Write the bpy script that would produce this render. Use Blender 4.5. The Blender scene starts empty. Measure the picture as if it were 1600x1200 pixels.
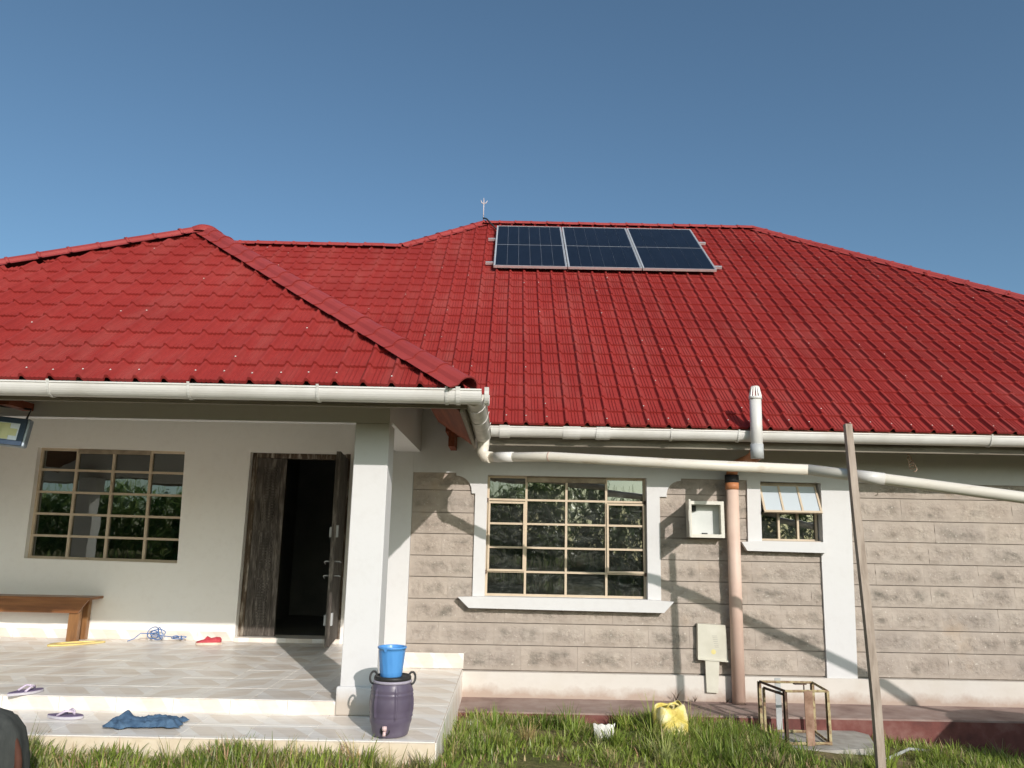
import bpy, bmesh, math, random
from mathutils import Vector, Matrix, noise
from mathutils.geometry import tessellate_polygon
R = math.radians
rng = random.Random(11)
sc = bpy.context.scene
COL = sc.collection

# ------------------------------------------------------------------ camera
D_CAM, H_CAM, PITCH, ROLL = 7.85, 1.65, R(11.6), R(1.1)
fw = Vector((0, math.cos(PITCH), math.sin(PITCH)))
rt0 = Vector((1, 0, 0)); up0 = rt0.cross(fw)
rt = rt0 * math.cos(ROLL) + up0 * math.sin(ROLL)
up = up0 * math.cos(ROLL) - rt0 * math.sin(ROLL)
cam = bpy.data.cameras.new('camera'); cam_o = bpy.data.objects.new('camera', cam); COL.objects.link(cam_o)
m = Matrix((( rt.x, up.x, -fw.x, 0), (rt.y, up.y, -fw.y, -D_CAM), (rt.z, up.z, -fw.z, H_CAM), (0, 0, 0, 1)))
cam_o.matrix_world = m
cam.lens = 27.0; cam.sensor_width = 36.0; cam.sensor_fit = 'HORIZONTAL'
cam.clip_start = 0.05; cam.clip_end = 3000
sc.camera = cam_o

# ------------------------------------------------------------------ sky, sun, exposure
SUN = Vector((0.446, -1.0, 0.49)).normalized()          # towards the sun
EL = math.asin(SUN.z); AZ = math.atan2(SUN.x, SUN.y)
w = bpy.data.worlds.new('World'); sc.world = w; w.use_nodes = True
nt = w.node_tree; bg = nt.nodes['Background']
sky = nt.nodes.new('ShaderNodeTexSky'); sky.sky_type = 'NISHITA'; sky.sun_disc = False
sky.sun_elevation = EL; sky.sun_rotation = AZ
sky.altitude = 1800; sky.air_density = 1.0; sky.dust_density = 9.0; sky.ozone_density = 2.6
wb = nt.nodes.new('ShaderNodeMix'); wb.data_type = 'RGBA'; wb.blend_type = 'MULTIPLY'; wb.inputs[0].default_value = 1; wb.inputs[7].default_value = (.87, 1.0, .93, 1)
nt.links.new(sky.outputs[0], wb.inputs[6]); nt.links.new(wb.outputs[2], bg.inputs[0]); bg.inputs[1].default_value = 0.09
sun = bpy.data.lights.new('sun', 'SUN'); sun.energy = 2.3; sun.angle = R(0.53); sun.color = (1.0, 0.925, 0.885)
sun_o = bpy.data.objects.new('sun', sun); COL.objects.link(sun_o)
sun_o.rotation_euler = SUN.to_track_quat('Z', 'Y').to_euler(); sun_o.location = (4, -9, 8)
vs = sc.view_settings; vs.view_transform = 'Standard'; vs.look = 'None'; vs.gamma = 1.0; vs.use_curve_mapping = False
vs.exposure = 0.70
sc.cycles.max_bounces = 14; sc.cycles.diffuse_bounces = 9; sc.cycles.glossy_bounces = 4; sc.cycles.transparent_max_bounces = 12

# ------------------------------------------------------------------ materials
def new_mat(name):
    mt = bpy.data.materials.new(name); mt.use_nodes = True
    n = mt.node_tree; b = n.nodes['Principled BSDF']
    return mt, n, b
def N(n, t, **kw):
    x = n.nodes.new(t)
    for k, v in kw.items(): setattr(x, k, v)
    return x
def ramp(n, src, stops):
    r = n.nodes.new('ShaderNodeValToRGB'); e = r.color_ramp.elements
    e[0].position, e[0].color = stops[0][0], (*stops[0][1], 1)
    e[1].position, e[1].color = stops[-1][0], (*stops[-1][1], 1)
    for p, c in stops[1:-1]:
        k = e.new(p); k.color = (*c, 1)
    n.links.new(src, r.inputs[0]); return r
def bump(n, b, src, strength=.3, dist=.01):
    u = n.nodes.new('ShaderNodeBump'); u.inputs['Strength'].default_value = strength; u.inputs['Distance'].default_value = dist
    n.links.new(src, u.inputs['Height']); n.links.new(u.outputs[0], b.inputs['Normal']); return u
def tc(n, kind='Object', scale=(1, 1, 1)):
    t = n.nodes.new('ShaderNodeTexCoord'); mp = n.nodes.new('ShaderNodeMapping'); mp.inputs['Scale'].default_value = scale
    n.links.new(t.outputs[kind], mp.inputs[0]); return mp.outputs[0]
def noisetex(n, vec, scale, detail=5, rough=.55):
    x = n.nodes.new('ShaderNodeTexNoise'); x.inputs['Scale'].default_value = scale; x.inputs['Detail'].default_value = detail
    x.inputs['Roughness'].default_value = rough
    if vec is not None: n.links.new(vec, x.inputs['Vector'])
    return x
def geo_pos(n, scale=(1, 1, 1)):
    g = n.nodes.new('ShaderNodeNewGeometry'); mp = n.nodes.new('ShaderNodeMapping'); mp.inputs['Scale'].default_value = scale
    n.links.new(g.outputs['Position'], mp.inputs[0]); return mp.outputs[0]
def mix(n, a, b, fac, mode='MIX'):
    x = n.nodes.new('ShaderNodeMix'); x.data_type = 'RGBA'; x.blend_type = mode
    for s, v in ((0, fac), (6, a), (7, b)):
        if hasattr(v, 'links') or hasattr(v, 'is_output'): n.links.new(v, x.inputs[s])
        elif s == 0: x.inputs[0].default_value = v
        else: x.inputs[s].default_value = (*v, 1)
    return x.outputs[2]
def mottled(name, stops, scale=4, rough=.7, bstr=.2, bscale=60, bdist=.004, detail=6, spec=.3, metal=0, vscale=(1, 1, 1)):
    mt, n, b = new_mat(name)
    p = geo_pos(n, vscale)
    nz = noisetex(n, p, scale, detail, .6)
    r = ramp(n, nz.outputs[0], stops); n.links.new(r.outputs[0], b.inputs['Base Color'])
    b.inputs['Roughness'].default_value = rough; b.inputs['Specular IOR Level'].default_value = spec; b.inputs['Metallic'].default_value = metal
    if bstr:
        nb = noisetex(n, p, bscale, 4); bump(n, b, nb.outputs[0], bstr, bdist)
    return mt
M = {}
# white wall plaster: slightly uneven hand-trowelled, faint dirt
def plaster(name, col, dirt, low=None):
    mt, n, b = new_mat(name)
    p = geo_pos(n)
    a = noisetex(n, p, 1.3, 6, .6); c = noisetex(n, p, 14, 5, .6)
    r = ramp(n, a.outputs[0], [(.3, dirt), (.52, col), (.8, col)])
    r2 = ramp(n, c.outputs[0], [(.25, (.965, .96, .955)), (.5, (1, 1, 1))])
    x = mix(n, r.outputs[0], r2.outputs[0], 1.0, 'MULTIPLY')
    if low:
        # splash dirt near the ground line (rain splash stain, has its own shape)
        sep = n.nodes.new('ShaderNodeSeparateXYZ'); n.links.new(p, sep.inputs[0])
        nz = noisetex(n, p, 5, 6, .65)
        ad = n.nodes.new('ShaderNodeMath'); ad.operation = 'MULTIPLY_ADD'; n.links.new(nz.outputs[0], ad.inputs[0]); ad.inputs[1].default_value = -.22
        n.links.new(sep.outputs[2], ad.inputs[2])
        rr = ramp(n, ad.outputs[0], [(low[0], (1, 1, 1)), (low[1], (0, 0, 0))])
        x = mix(n, x, low[2], rr.outputs[0])
    n.links.new(x, b.inputs['Base Color']); b.inputs['Roughness'].default_value = .75; b.inputs['Specular IOR Level'].default_value = .2
    nb = noisetex(n, p, 45, 6, .6); nb2 = noisetex(n, p, 3.5, 3)
    ad = n.nodes.new('ShaderNodeMath'); ad.operation = 'MULTIPLY_ADD'; n.links.new(nb2.outputs[0], ad.inputs[0]); ad.inputs[1].default_value = 3; n.links.new(nb.outputs[0], ad.inputs[2])
    bump(n, b, ad.outputs[0], .13, .004)
    return mt
M['plaster'] = plaster('white_plaster', (.62, .617, .61), (.605, .598, .585))
M['porch_plaster'] = plaster('cream_plaster', (.87, .845, .795), (.86, .83, .775))
M['column'] = plaster('column_plaster', (.62, .617, .61), (.605, .598, .585), (.40, .50, (.50, .44, .37)))
M['plinth'] = plaster('plinth_plaster', (.61, .575, .525), (.56, .515, .45), (.10, .19, (.42, .33, .27)))
# rock-faced stone
mt, n, b = new_mat('quarry_stone')
p = geo_pos(n); oi = N(n, 'ShaderNodeObjectInfo')
a = noisetex(n, p, 3.2, 8, .65)
st = noisetex(n, geo_pos(n, (1, 1, 1.9)), 2.3, 6, .62)
base = ramp(n, a.outputs[0], [(.3, (.31, .262, .222)), (.5, (.395, .34, .292)), (.72, (.46, .405, .35))])
tint = ramp(n, oi.outputs['Random'], [(0, (.91, .915, .92)), (1, (1.03, 1.02, 1.0))])
x = mix(n, base.outputs[0], tint.outputs[0], 1, 'MULTIPLY')
stain = ramp(n, st.outputs[0], [(.55, (0, 0, 0)), (.68, (.80, .80, .80))])
tco = N(n, 'ShaderNodeTexCoord'); sz = N(n, 'ShaderNodeSeparateXYZ'); n.links.new(tco.outputs['Object'], sz.inputs[0])
bz = ramp(n, sz.outputs[2], [(.06, (0, 0, 0)), (.30, (1, 1, 1)), (.62, (1, 1, 1)), (.93, (0, 0, 0))])
bxm = ramp(n, sz.outputs[0], [(.03, (0, 0, 0)), (.16, (1, 1, 1)), (.84, (1, 1, 1)), (.97, (0, 0, 0))]); heart = mix(n, bz.outputs[0], bxm.outputs[0], 1, 'MULTIPLY')
hs0 = ramp(n, heart, [(0, (.55, .55, .55)), (1, (1, 1, 1))]); x = mix(n, (.43, .372, .32), x, hs0.outputs[0])
st2 = noisetex(n, geo_pos(n, (1, 1, 1.3)), 5.5, 7, .66); s2 = ramp(n, st2.outputs[0], [(.50, (0, 0, 0)), (.66, (.6, .6, .6))])
pat = mix(n, s2.outputs[0], heart, 1, 'MULTIPLY'); big = mix(n, stain.outputs[0], heart, 1, 'MULTIPLY')
x = mix(n, x, (.20, .18, .15), pat)
rs = noisetex(n, p, 1.9, 4, .5); rsr = ramp(n, rs.outputs[0], [(.62, (0, 0, 0)), (.75, (.35, .35, .35))]); x = mix(n, x, (.50, .34, .20), rsr.outputs[0])
x = mix(n, x, (.13, .12, .10), big)
sp = noisetex(n, p, 38, 3, .5); spr = ramp(n, sp.outputs[0], [(.66, (0, 0, 0)), (.74, (.8, .8, .8))])
x = mix(n, x, (.60, .55, .48), spr.outputs[0])
n.links.new(x, b.inputs['Base Color']); b.inputs['Roughness'].default_value = .92; b.inputs['Specular IOR Level'].default_value = .1
f1 = noisetex(n, p, 9, 9, .62); f2 = N(n, 'ShaderNodeTexVoronoi'); f2.inputs['Scale'].default_value = 11; n.links.new(p, f2.inputs['Vector'])
ad = N(n, 'ShaderNodeMath', operation='MULTIPLY_ADD'); n.links.new(f2.outputs[0], ad.inputs[0]); ad.inputs[1].default_value = .25; n.links.new(f1.outputs[0], ad.inputs[2])
sb = N(n, 'ShaderNodeMath', operation='SUBTRACT'); n.links.new(ad.outputs[0], sb.inputs[0]); sb.inputs[1].default_value = .62; hb = N(n, 'ShaderNodeMath', operation='MULTIPLY'); n.links.new(sb.outputs[0], hb.inputs[0]); hs = N(n, 'ShaderNodeRGBToBW'); n.links.new(heart, hs.inputs[0]); hm = N(n, 'ShaderNodeMath', operation='MULTIPLY_ADD'); n.links.new(hs.outputs[0], hm.inputs[0]); hm.inputs[1].default_value = .75; hm.inputs[2].default_value = .25; n.links.new(hm.outputs[0], hb.inputs[1])
bump(n, b, hb.outputs[0], .9, .045); M['stone'] = mt
M['mortar'] = mottled('mortar', [(.3, (.24, .205, .17)), (.7, (.36, .31, .27))], 6, .95, .4, 50)
# roof steel tile
mt, n, b = new_mat('red_tile_sheet')
p = geo_pos(n); a = noisetex(n, p, 1.1, 5, .6); a2 = noisetex(n, p, 26, 4, .6)
r = ramp(n, a.outputs[0], [(.3, (.245, .026, .023)), (.55, (.285, .032, .028)), (.75, (.31, .041, .036))])
r2 = ramp(n, a2.outputs[0], [(.3, (.90, .88, .88)), (.6, (1, 1, 1)), (.8, (1.05, 1.06, 1.06))])
x = mix(n, r.outputs[0], r2.outputs[0], 1, 'MULTIPLY')
du = noisetex(n, geo_pos(n, (3.2, .55, .55)), 1.6, 6, .65); dur = ramp(n, du.outputs[0], [(.48, (0, 0, 0)), (.78, (.12, .12, .12))]); x = mix(n, x, (.46, .26, .22), dur.outputs[0])
n.links.new(x, b.inputs['Base Color']); b.inputs['Roughness'].default_value = .72; b.inputs['Specular IOR Level'].default_value = .14
bump(n, b, noisetex(n, p, 150, 3).outputs[0], .12, .002); M['tile'] = mt
M['cap'] = mottled('red_ridge_cap', [(.3, (.26, .034, .031)), (.7, (.32, .047, .042))], 2.5, .5, .08, 120, .002, spec=.35)
M['under'] = mottled('roof_underside', [(.3, (.10, .055, .035)), (.7, (.16, .085, .05))], 4, .9, .2)
M['pvc'] = mottled('gutter_pvc', [(.3, (.56, .54, .50)), (.6, (.655, .64, .61)), (.8, (.68, .67, .645))], 3, .42, .04, 40, spec=.45)
M['strap'] = mottled('grey_strap', [(.3, (.50, .49, .46)), (.7, (.66, .65, .62))], 8, .5, 0)
M['pvc_dark'] = mottled('weathered_pvc', [(.3, (.40, .38, .33)), (.7, (.62, .59, .52))], 7, .5, .05)
M['pipe'] = mottled('cream_pipe', [(.28, (.52, .43, .32)), (.40, (.66, .61, .52)), (.8, (.69, .66, .58))], 4, .42, .03, 40, spec=.4, vscale=(1, 1, 3))
M['soil'] = mottled('pink_faded_pipe', [(.3, (.58, .41, .33)), (.7, (.67, .51, .42))], 2.5, .5, .03, 40)
M['soil_dark'] = mottled('orange_pipe', [(.3, (.42, .15, .06)), (.7, (.52, .22, .10))], 4, .5, .03)
M['black'] = mottled('black_rubber', [(.3, (.02, .02, .022)), (.7, (.035, .035, .035))], 6, .6, .05)
M['grey_pvc'] = mottled('grey_pvc', [(.3, (.36, .37, .37)), (.7, (.47, .48, .47))], 5, .5, .03)
def wood(name, c1, c2, c3, axis='X', scale=1.0, rough=.65, bst=.4, spec=.3):
    mt, n, b = new_mat(name)
    s = {'X': (1.2, 16, 16), 'Y': (16, 1.2, 16), 'Z': (16, 16, 2.2)}[axis]
    p = geo_pos(n, tuple(v * scale for v in s))
    a = noisetex(n, p, 1.4, 7, .65)
    r = ramp(n, a.outputs[0], [(.28, c1), (.5, c2), (.75, c3)]); n.links.new(r.outputs[0], b.inputs['Base Color'])
    b.inputs['Roughness'].default_value = rough; b.inputs['Specular IOR Level'].default_value = spec; bump(n, b, a.outputs[0], bst, .006); return mt
M['fascia'] = wood('weathered_fascia', (.10, .085, .065), (.21, .185, .15), (.32, .29, .24), 'X', .7, .85)
M['fascia_y'] = wood('weathered_fascia_side', (.10, .085, .065), (.21, .185, .15), (.32, .29, .24), 'Y', .7, .85)
M['post'] = wood('grey_timber', (.20, .155, .12), (.36, .295, .24), (.48, .41, .345), 'Z', .9, .85, .6)
M['door'] = wood('dark_door', (.026, .021, .017), (.080, .067, .055), (.26, .23, .195), 'Z', 1.5, .7, .6)
M['door_frame'] = wood('worn_door_frame', (.035, .024, .016), (.10, .07, .045), (.55, .50, .43), 'Z', 1.3, .7, .8)
M['bench'] = wood('varnished_bench', (.12, .045, .018), (.24, .10, .035), (.34, .155, .06), 'X', .8, .36, .12, .45)
M['bench_leg'] = wood('varnished_leg', (.13, .06, .025), (.25, .12, .045), (.34, .19, .08), 'Z', .8, .38, .12, .5)
M['rafter'] = wood('red_rafter', (.10, .022, .010), (.17, .042, .018), (.24, .07, .03), 'Y', .8, .7, .3)
M['steel'] = mottled('cream_window_steel', [(.26, (.22, .15, .09)), (.36, (.52, .42, .30)), (.75, (.61, .51, .38))], 5, .55, .1, 80)
M['window_wood'] = mottled('window_head_board', [(.3, (.20, .16, .11)), (.7, (.40, .33, .24))], 8, .8, .3)
def glass(name, film, f0=1.75, tint=(.16, .2, .19)):
    mt, n, b = new_mat(name); n.nodes.remove(b)
    out = n.nodes['Material Output']
    tr = N(n, 'ShaderNodeBsdfTransparent'); tr.inputs[0].default_value = (*tint, 1)
    gl = N(n, 'ShaderNodeBsdfGlossy'); gl.inputs['Roughness'].default_value = .015; gl.inputs[0].default_value = (.9, .95, .9, 1)
    p = geo_pos(n)
    wv = noisetex(n, p, 3.2, 2); bu = N(n, 'ShaderNodeBump'); bu.inputs['Strength'].default_value = .035; bu.inputs['Distance'].default_value = .02
    n.links.new(wv.outputs[0], bu.inputs['Height']); n.links.new(bu.outputs[0], gl.inputs['Normal'])
    fr = N(n, 'ShaderNodeFresnel'); fr.inputs[0].default_value = f0
    mx = N(n, 'ShaderNodeMixShader'); n.links.new(fr.outputs[0], mx.inputs[0]); n.links.new(tr.outputs[0], mx.inputs[1]); n.links.new(gl.outputs[0], mx.inputs[2])
    df = N(n, 'ShaderNodeBsdfDiffuse'); df.inputs[0].default_value = (.60, .64, .58, 1)
    sm = noisetex(n, geo_pos(n, (2.4, 1, 5.5)), 1.7, 7, .72); sm.inputs['Distortion'].default_value = 2.4
    rr = ramp(n, sm.outputs[0], [(.46, (film * .12,) * 3), (.58, (film * .35,) * 3), (.74, (film,) * 3)])
    m2 = N(n, 'ShaderNodeMixShader'); n.links.new(rr.outputs[0], m2.inputs[0]); n.links.new(mx.outputs[0], m2.inputs[1]); n.links.new(df.outputs[0], m2.inputs[2])
    n.links.new(m2.outputs[0], out.inputs[0]); return mt
M['glass'] = glass('clear_pane', .010, 2.7)
M['glass_dirty'] = glass('smeared_pane', .15, 2.5)
mt, n, b = new_mat('frosted_pane'); b.inputs['Base Color'].default_value = (.52, .58, .62, 1); b.inputs['Roughness'].default_value = .18; b.inputs['IOR'].default_value = 1.7
bump(n, b, noisetex(n, geo_pos(n), 90, 2).outputs[0], .15, .002); M['frost'] = mt
# ceramic floor tile: printed slanting parallelograms
def tilemat(name, axes, bright=1.0):
    mt, n, b = new_mat(name)
    t = N(n, 'ShaderNodeTexCoord'); sep = N(n, 'ShaderNodeSeparateXYZ'); n.links.new(t.outputs['Object'], sep.inputs[0])
    oi = N(n, 'ShaderNodeObjectInfo')
    U, V = sep.outputs[axes[0]], sep.outputs[axes[1]]
    def m_(op, a, b_, c=None):
        q = N(n, 'ShaderNodeMath', operation=op)
        for i, v in enumerate((a, b_) + ((c,) if c is not None else ())):
            if isinstance(v, (int, float)): q.inputs[i].default_value = v
            else: n.links.new(v, q.inputs[i])
        return q.outputs[0]
    su = m_('MULTIPLY_ADD', V, .75, U); q1 = m_('MULTIPLY_ADD', su, 2.5, .5); f = m_('FRACT', q1, 0)
    q2 = m_('MULTIPLY_ADD', V, 2.5, .5); g = m_('FRACT', q2, 0)
    A = ramp(n, f, [(0, (.80, .745, .675)), (.49, (.81, .755, .685)), (.51, (.765, .695, .61)), (1, (.79, .725, .645))])
    k = ramp(n, f, [(.0, (1, 1, 1)), (.14, (1, 1, 1)), (.16, (0, 0, 0)), (.86, (0, 0, 0)), (.88, (1, 1, 1))])
    k2 = ramp(n, g, [(.0, (1, 1, 1)), (.20, (1, 1, 1)), (.22, (0, 0, 0)), (.80, (0, 0, 0)), (.82, (1, 1, 1))])
    x = mix(n, A.outputs[0], (.89, .87, .83), k.outputs[0]); x = mix(n, x, (.87, .84, .79), k2.outputs[0])
    p = geo_pos(n, (1, 3.5, 3)); vn = noisetex(n, p, 3.5, 7, .7); vr = ramp(n, vn.outputs[0], [(.3, (.86, .84, .82)), (.6, (1.03, 1.03, 1.03))])
    x = mix(n, x, vr.outputs[0], 1, 'MULTIPLY')
    rt2 = ramp(n, oi.outputs['Random'], [(0, (.93, .93, .94)), (1, (1.03, 1.02, 1.0))]); x = mix(n, x, rt2.outputs[0], 1, 'MULTIPLY')
    ds = noisetex(n, geo_pos(n), 2.2, 6, .65); dr = ramp(n, ds.outputs[0], [(.55, (0, 0, 0)), (.80, (.22, .22, .22))])
    x = mix(n, x, (.50, .42, .33), dr.outputs[0])
    x = mix(n, x, (bright, bright, bright), 1, 'MULTIPLY')
    n.links.new(x, b.inputs['Base Color']); b.inputs['Roughness'].default_value = .34; b.inputs['Specular IOR Level'].default_value = .45
    return mt
M['ftile'] = tilemat('floor_tile_print', (0, 1)); M['rtile'] = tilemat('riser_tile_print', (0, 2), .95); M['stile'] = tilemat('side_tile_print', (1, 2), 1.05)
M['grout'] = mottled('grout', [(.3, (.48, .42, .35)), (.7, (.60, .54, .46))], 9, .9, .2)
M['riser'] = mottled('raw_step_front', [(.3, (.55, .44, .30)), (.5, (.66, .56, .42)), (.75, (.72, .65, .54))], 5, .85, .3, 40)
M['apron'] = mottled('cement_apron', [(.3, (.20, .13, .11)), (.5, (.30, .215, .185)), (.75, (.40, .32, .28))], 3.2, .85, .25, 40)
M['apron_red'] = mottled('red_oxide_front', [(.3, (.10, .04, .035)), (.5, (.17, .06, .05)), (.75, (.25, .13, .11))], 5, .8, .3, 40)
M['concrete'] = mottled('bare_concrete', [(.3, (.26, .24, .21)), (.5, (.36, .34, .30)), (.75, (.50, .48, .44))], 6, .9, .35, 50)
M['alu'] = mottled('aluminium', [(.3, (.66, .67, .68)), (.7, (.76, .77, .77))], 6, .35, 0, metal=.6)
M['cell'] = mottled('solar_cell', [(.3, (.006, .009, .017)), (.7, (.009, .013, .024))], 5, .16, 0, spec=.22)
M['backsheet'] = mottled('panel_backsheet', [(.3, (.34, .36, .40)), (.7, (.40, .42, .46))], 5, .3, 0)
M['zinc'] = mottled('zinc_rod', [(.3, (.50, .42, .42)), (.7, (.62, .55, .55))], 9, .5, 0)
M['screw'] = mottled('screw_washer', [(.3, (.55, .47, .43)), (.7, (.70, .63, .58))], 9, .5, 0)
M['drum'] = mottled('purple_drum', [(.3, (.088, .070, .108)), (.55, (.112, .092, .132)), (.8, (.15, .13, .165))], 6, .36, .06, 60, spec=.5)
M['drum_ring'] = mottled('grey_ring', [(.3, (.33, .30, .36)), (.7, (.42, .39, .44))], 6, .4, 0)
M['drum_lid'] = mottled('black_lid', [(.3, (.022, .022, .022)), (.7, (.045, .043, .04))], 8, .45, .05)
M['tap'] = mottled('pink_tap', [(.3, (.62, .42, .42)), (.7, (.70, .52, .50))], 8, .4, 0)
M['bucket'] = mottled('blue_bucket', [(.3, (.075, .27, .62)), (.7, (.10, .32, .68))], 5, .35, .03, spec=.5)
M['jerry'] = mottled('yellow_jerrycan', [(.3, (.52, .38, .07)), (.45, (.68, .56, .14)), (.62, (.76, .70, .40)), (.8, (.78, .75, .55))], 9, .5, .1)
M['box_white'] = mottled('meter_box_paint', [(.3, (.56, .54, .47)), (.7, (.68, .66, .59))], 6, .45, .04)
M['box_inner'] = mottled('meter_box_inside', [(.3, (.52, .54, .52)), (.7, (.60, .62, .60))], 6, .5, .04)
M['cable_cover'] = mottled('cable_cover_paint', [(.3, (.52, .50, .41)), (.7, (.61, .59, .50))], 5, .5, .04)
M['sticker'] = mottled('yellow_sticker', [(.3, (.62, .52, .16)), (.7, (.68, .60, .28))], 8, .5, 0)
M['rust'] = mottled('rusty_angle_iron', [(.30, (.08, .05, .035)), (.42, (.24, .15, .09)), (.56, (.42, .35, .19)), (.75, (.52, .46, .30))], 16, .8, .3, 90)
M['rust_dark'] = mottled('dark_rusty_iron', [(.35, (.045, .03, .024)), (.6, (.12, .07, .048)), (.8, (.34, .28, .17))], 13, .8, .3, 90)
M['rust_plank'] = mottled('rust_plank', [(.3, (.20, .11, .07)), (.55, (.32, .20, .14)), (.72, (.42, .30, .22)), (.8, (.70, .62, .52))], 12, .8, .3, 70)
M['lamp_body'] = mottled('lamp_grey', [(.3, (.20, .24, .28)), (.7, (.32, .36, .40))], 8, .4, .05, metal=.3)
M['lamp_dark'] = mottled('lamp_bezel', [(.3, (.03, .05, .085)), (.7, (.06, .085, .13))], 8, .4, 0)
M['lamp_refl'] = mottled('lamp_reflector', [(.3, (.78, .80, .82)), (.7, (.90, .91, .90))], 8, .3, 0, metal=.2)
M['led'] = mottled('led_plate', [(.3, (.72, .70, .36)), (.7, (.80, .78, .48))], 9, .4, 0)
M['jean'] = mottled('blue_cloth', [(.3, (.035, .075, .14)), (.7, (.09, .16, .25))], 14, .95, .4, 200, .003)
M['rope_blue'] = mottled('blue_cord', [(.3, (.04, .12, .36)), (.7, (.12, .25, .52))], 20, .6, .1)
M['strap_yellow'] = mottled('yellow_strap', [(.3, (.72, .55, .18)), (.7, (.78, .64, .30))], 9, .6, .1)
M['shoe_red'] = mottled('red_canvas', [(.3, (.42, .04, .055)), (.7, (.52, .085, .10))], 20, .9, .3, 200)
M['shoe_sole'] = mottled('cream_rubber', [(.3, (.62, .50, .38)), (.7, (.72, .62, .52))], 20, .7, .1)
M['sandal'] = mottled('purple_rubber', [(.3, (.14, .105, .19)), (.7, (.20, .16, .26))], 20, .7, .1)
M['sandal_side'] = mottled('grey_rubber_edge', [(.3, (.44, .42, .46)), (.7, (.54, .52, .55))], 20, .7, .1)
M['strap_lilac'] = mottled('lilac_strap', [(.3, (.55, .46, .58)), (.7, (.66, .58, .68))], 20, .5, 0)
M['can'] = mottled('crushed_can', [(.3, (.30, .27, .27)), (.6, (.52, .50, .49)), (.75, (.72, .71, .70))], 25, .35, .2, 60, metal=.5)
M['litter'] = mottled('white_litter', [(.3, (.62, .60, .54)), (.7, (.74, .73, .68))], 15, .6, .1)
M['sack'] = mottled('dark_cloth', [(.3, (.040, .044, .041)), (.7, (.085, .09, .083))], 5, .95, .5, 90, vscale=(3, 3, 1))
M['sack_edge'] = mottled('brown_piping', [(.3, (.06, .022, .014)), (.7, (.10, .04, .025))], 9, .8, .2)
M['tank'] = mottled('black_tank', [(.3, (.012, .012, .012)), (.7, (.02, .02, .02))], 3, .5, .05)
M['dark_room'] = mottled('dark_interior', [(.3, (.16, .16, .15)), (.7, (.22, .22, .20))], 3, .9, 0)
M['wire'] = mottled('twisted_wire', [(.3, (.42, .28, .20)), (.7, (.55, .40, .32))], 20, .5, 0)
M['blue_thing'] = mottled('blue_plastic', [(.3, (.03, .09, .30)), (.7, (.05, .13, .40))], 4, .5, 0)
# ground
mt, n, b = new_mat('lawn_soil')
p = geo_pos(n); a = noisetex(n, p, 1.5, 7, .65); c = noisetex(n, p, 22, 6, .7)
r = ramp(n, a.outputs[0], [(.36, (.36, .28, .19)), (.5, (.22, .20, .09)), (.7, (.13, .15, .05))])
r2 = ramp(n, c.outputs[0], [(.3, (.5, .5, .45)), (.7, (1.25, 1.2, 1.1))])
n.links.new(mix(n, r.outputs[0], r2.outputs[0], 1, 'MULTIPLY'), b.inputs['Base Color']); b.inputs['Roughness'].default_value = .95; b.inputs['Specular IOR Level'].default_value = .1
bump(n, b, c.outputs[0], .8, .03); M['ground'] = mt
def leafmat(name, trans=.35, rough=.5):
    mt, n, b = new_mat(name)
    at = N(n, 'ShaderNodeVertexColor'); at.layer_name = 'tint'
    n.links.new(at.outputs[0], b.inputs['Base Color']); b.inputs['Roughness'].default_value = rough; b.inputs['Specular IOR Level'].default_value = .25
    tl = N(n, 'ShaderNodeBsdfTranslucent'); n.links.new(at.outputs[0], tl.inputs[0])
    mx = N(n, 'ShaderNodeMixShader'); mx.inputs[0].default_value = trans
    n.links.new(b.outputs[0], mx.inputs[1]); n.links.new(tl.outputs[0], mx.inputs[2]); n.links.new(mx.outputs[0], n.nodes['Material Output'].inputs[0]); return mt
M['leaf'] = leafmat('grass_blade'); M['maize'] = leafmat('maize_leaf', .58, .32)
M['bark'] = mottled('bark', [(.3, (.06, .045, .03)), (.7, (.12, .09, .06))], 8, .9, .5)

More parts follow.
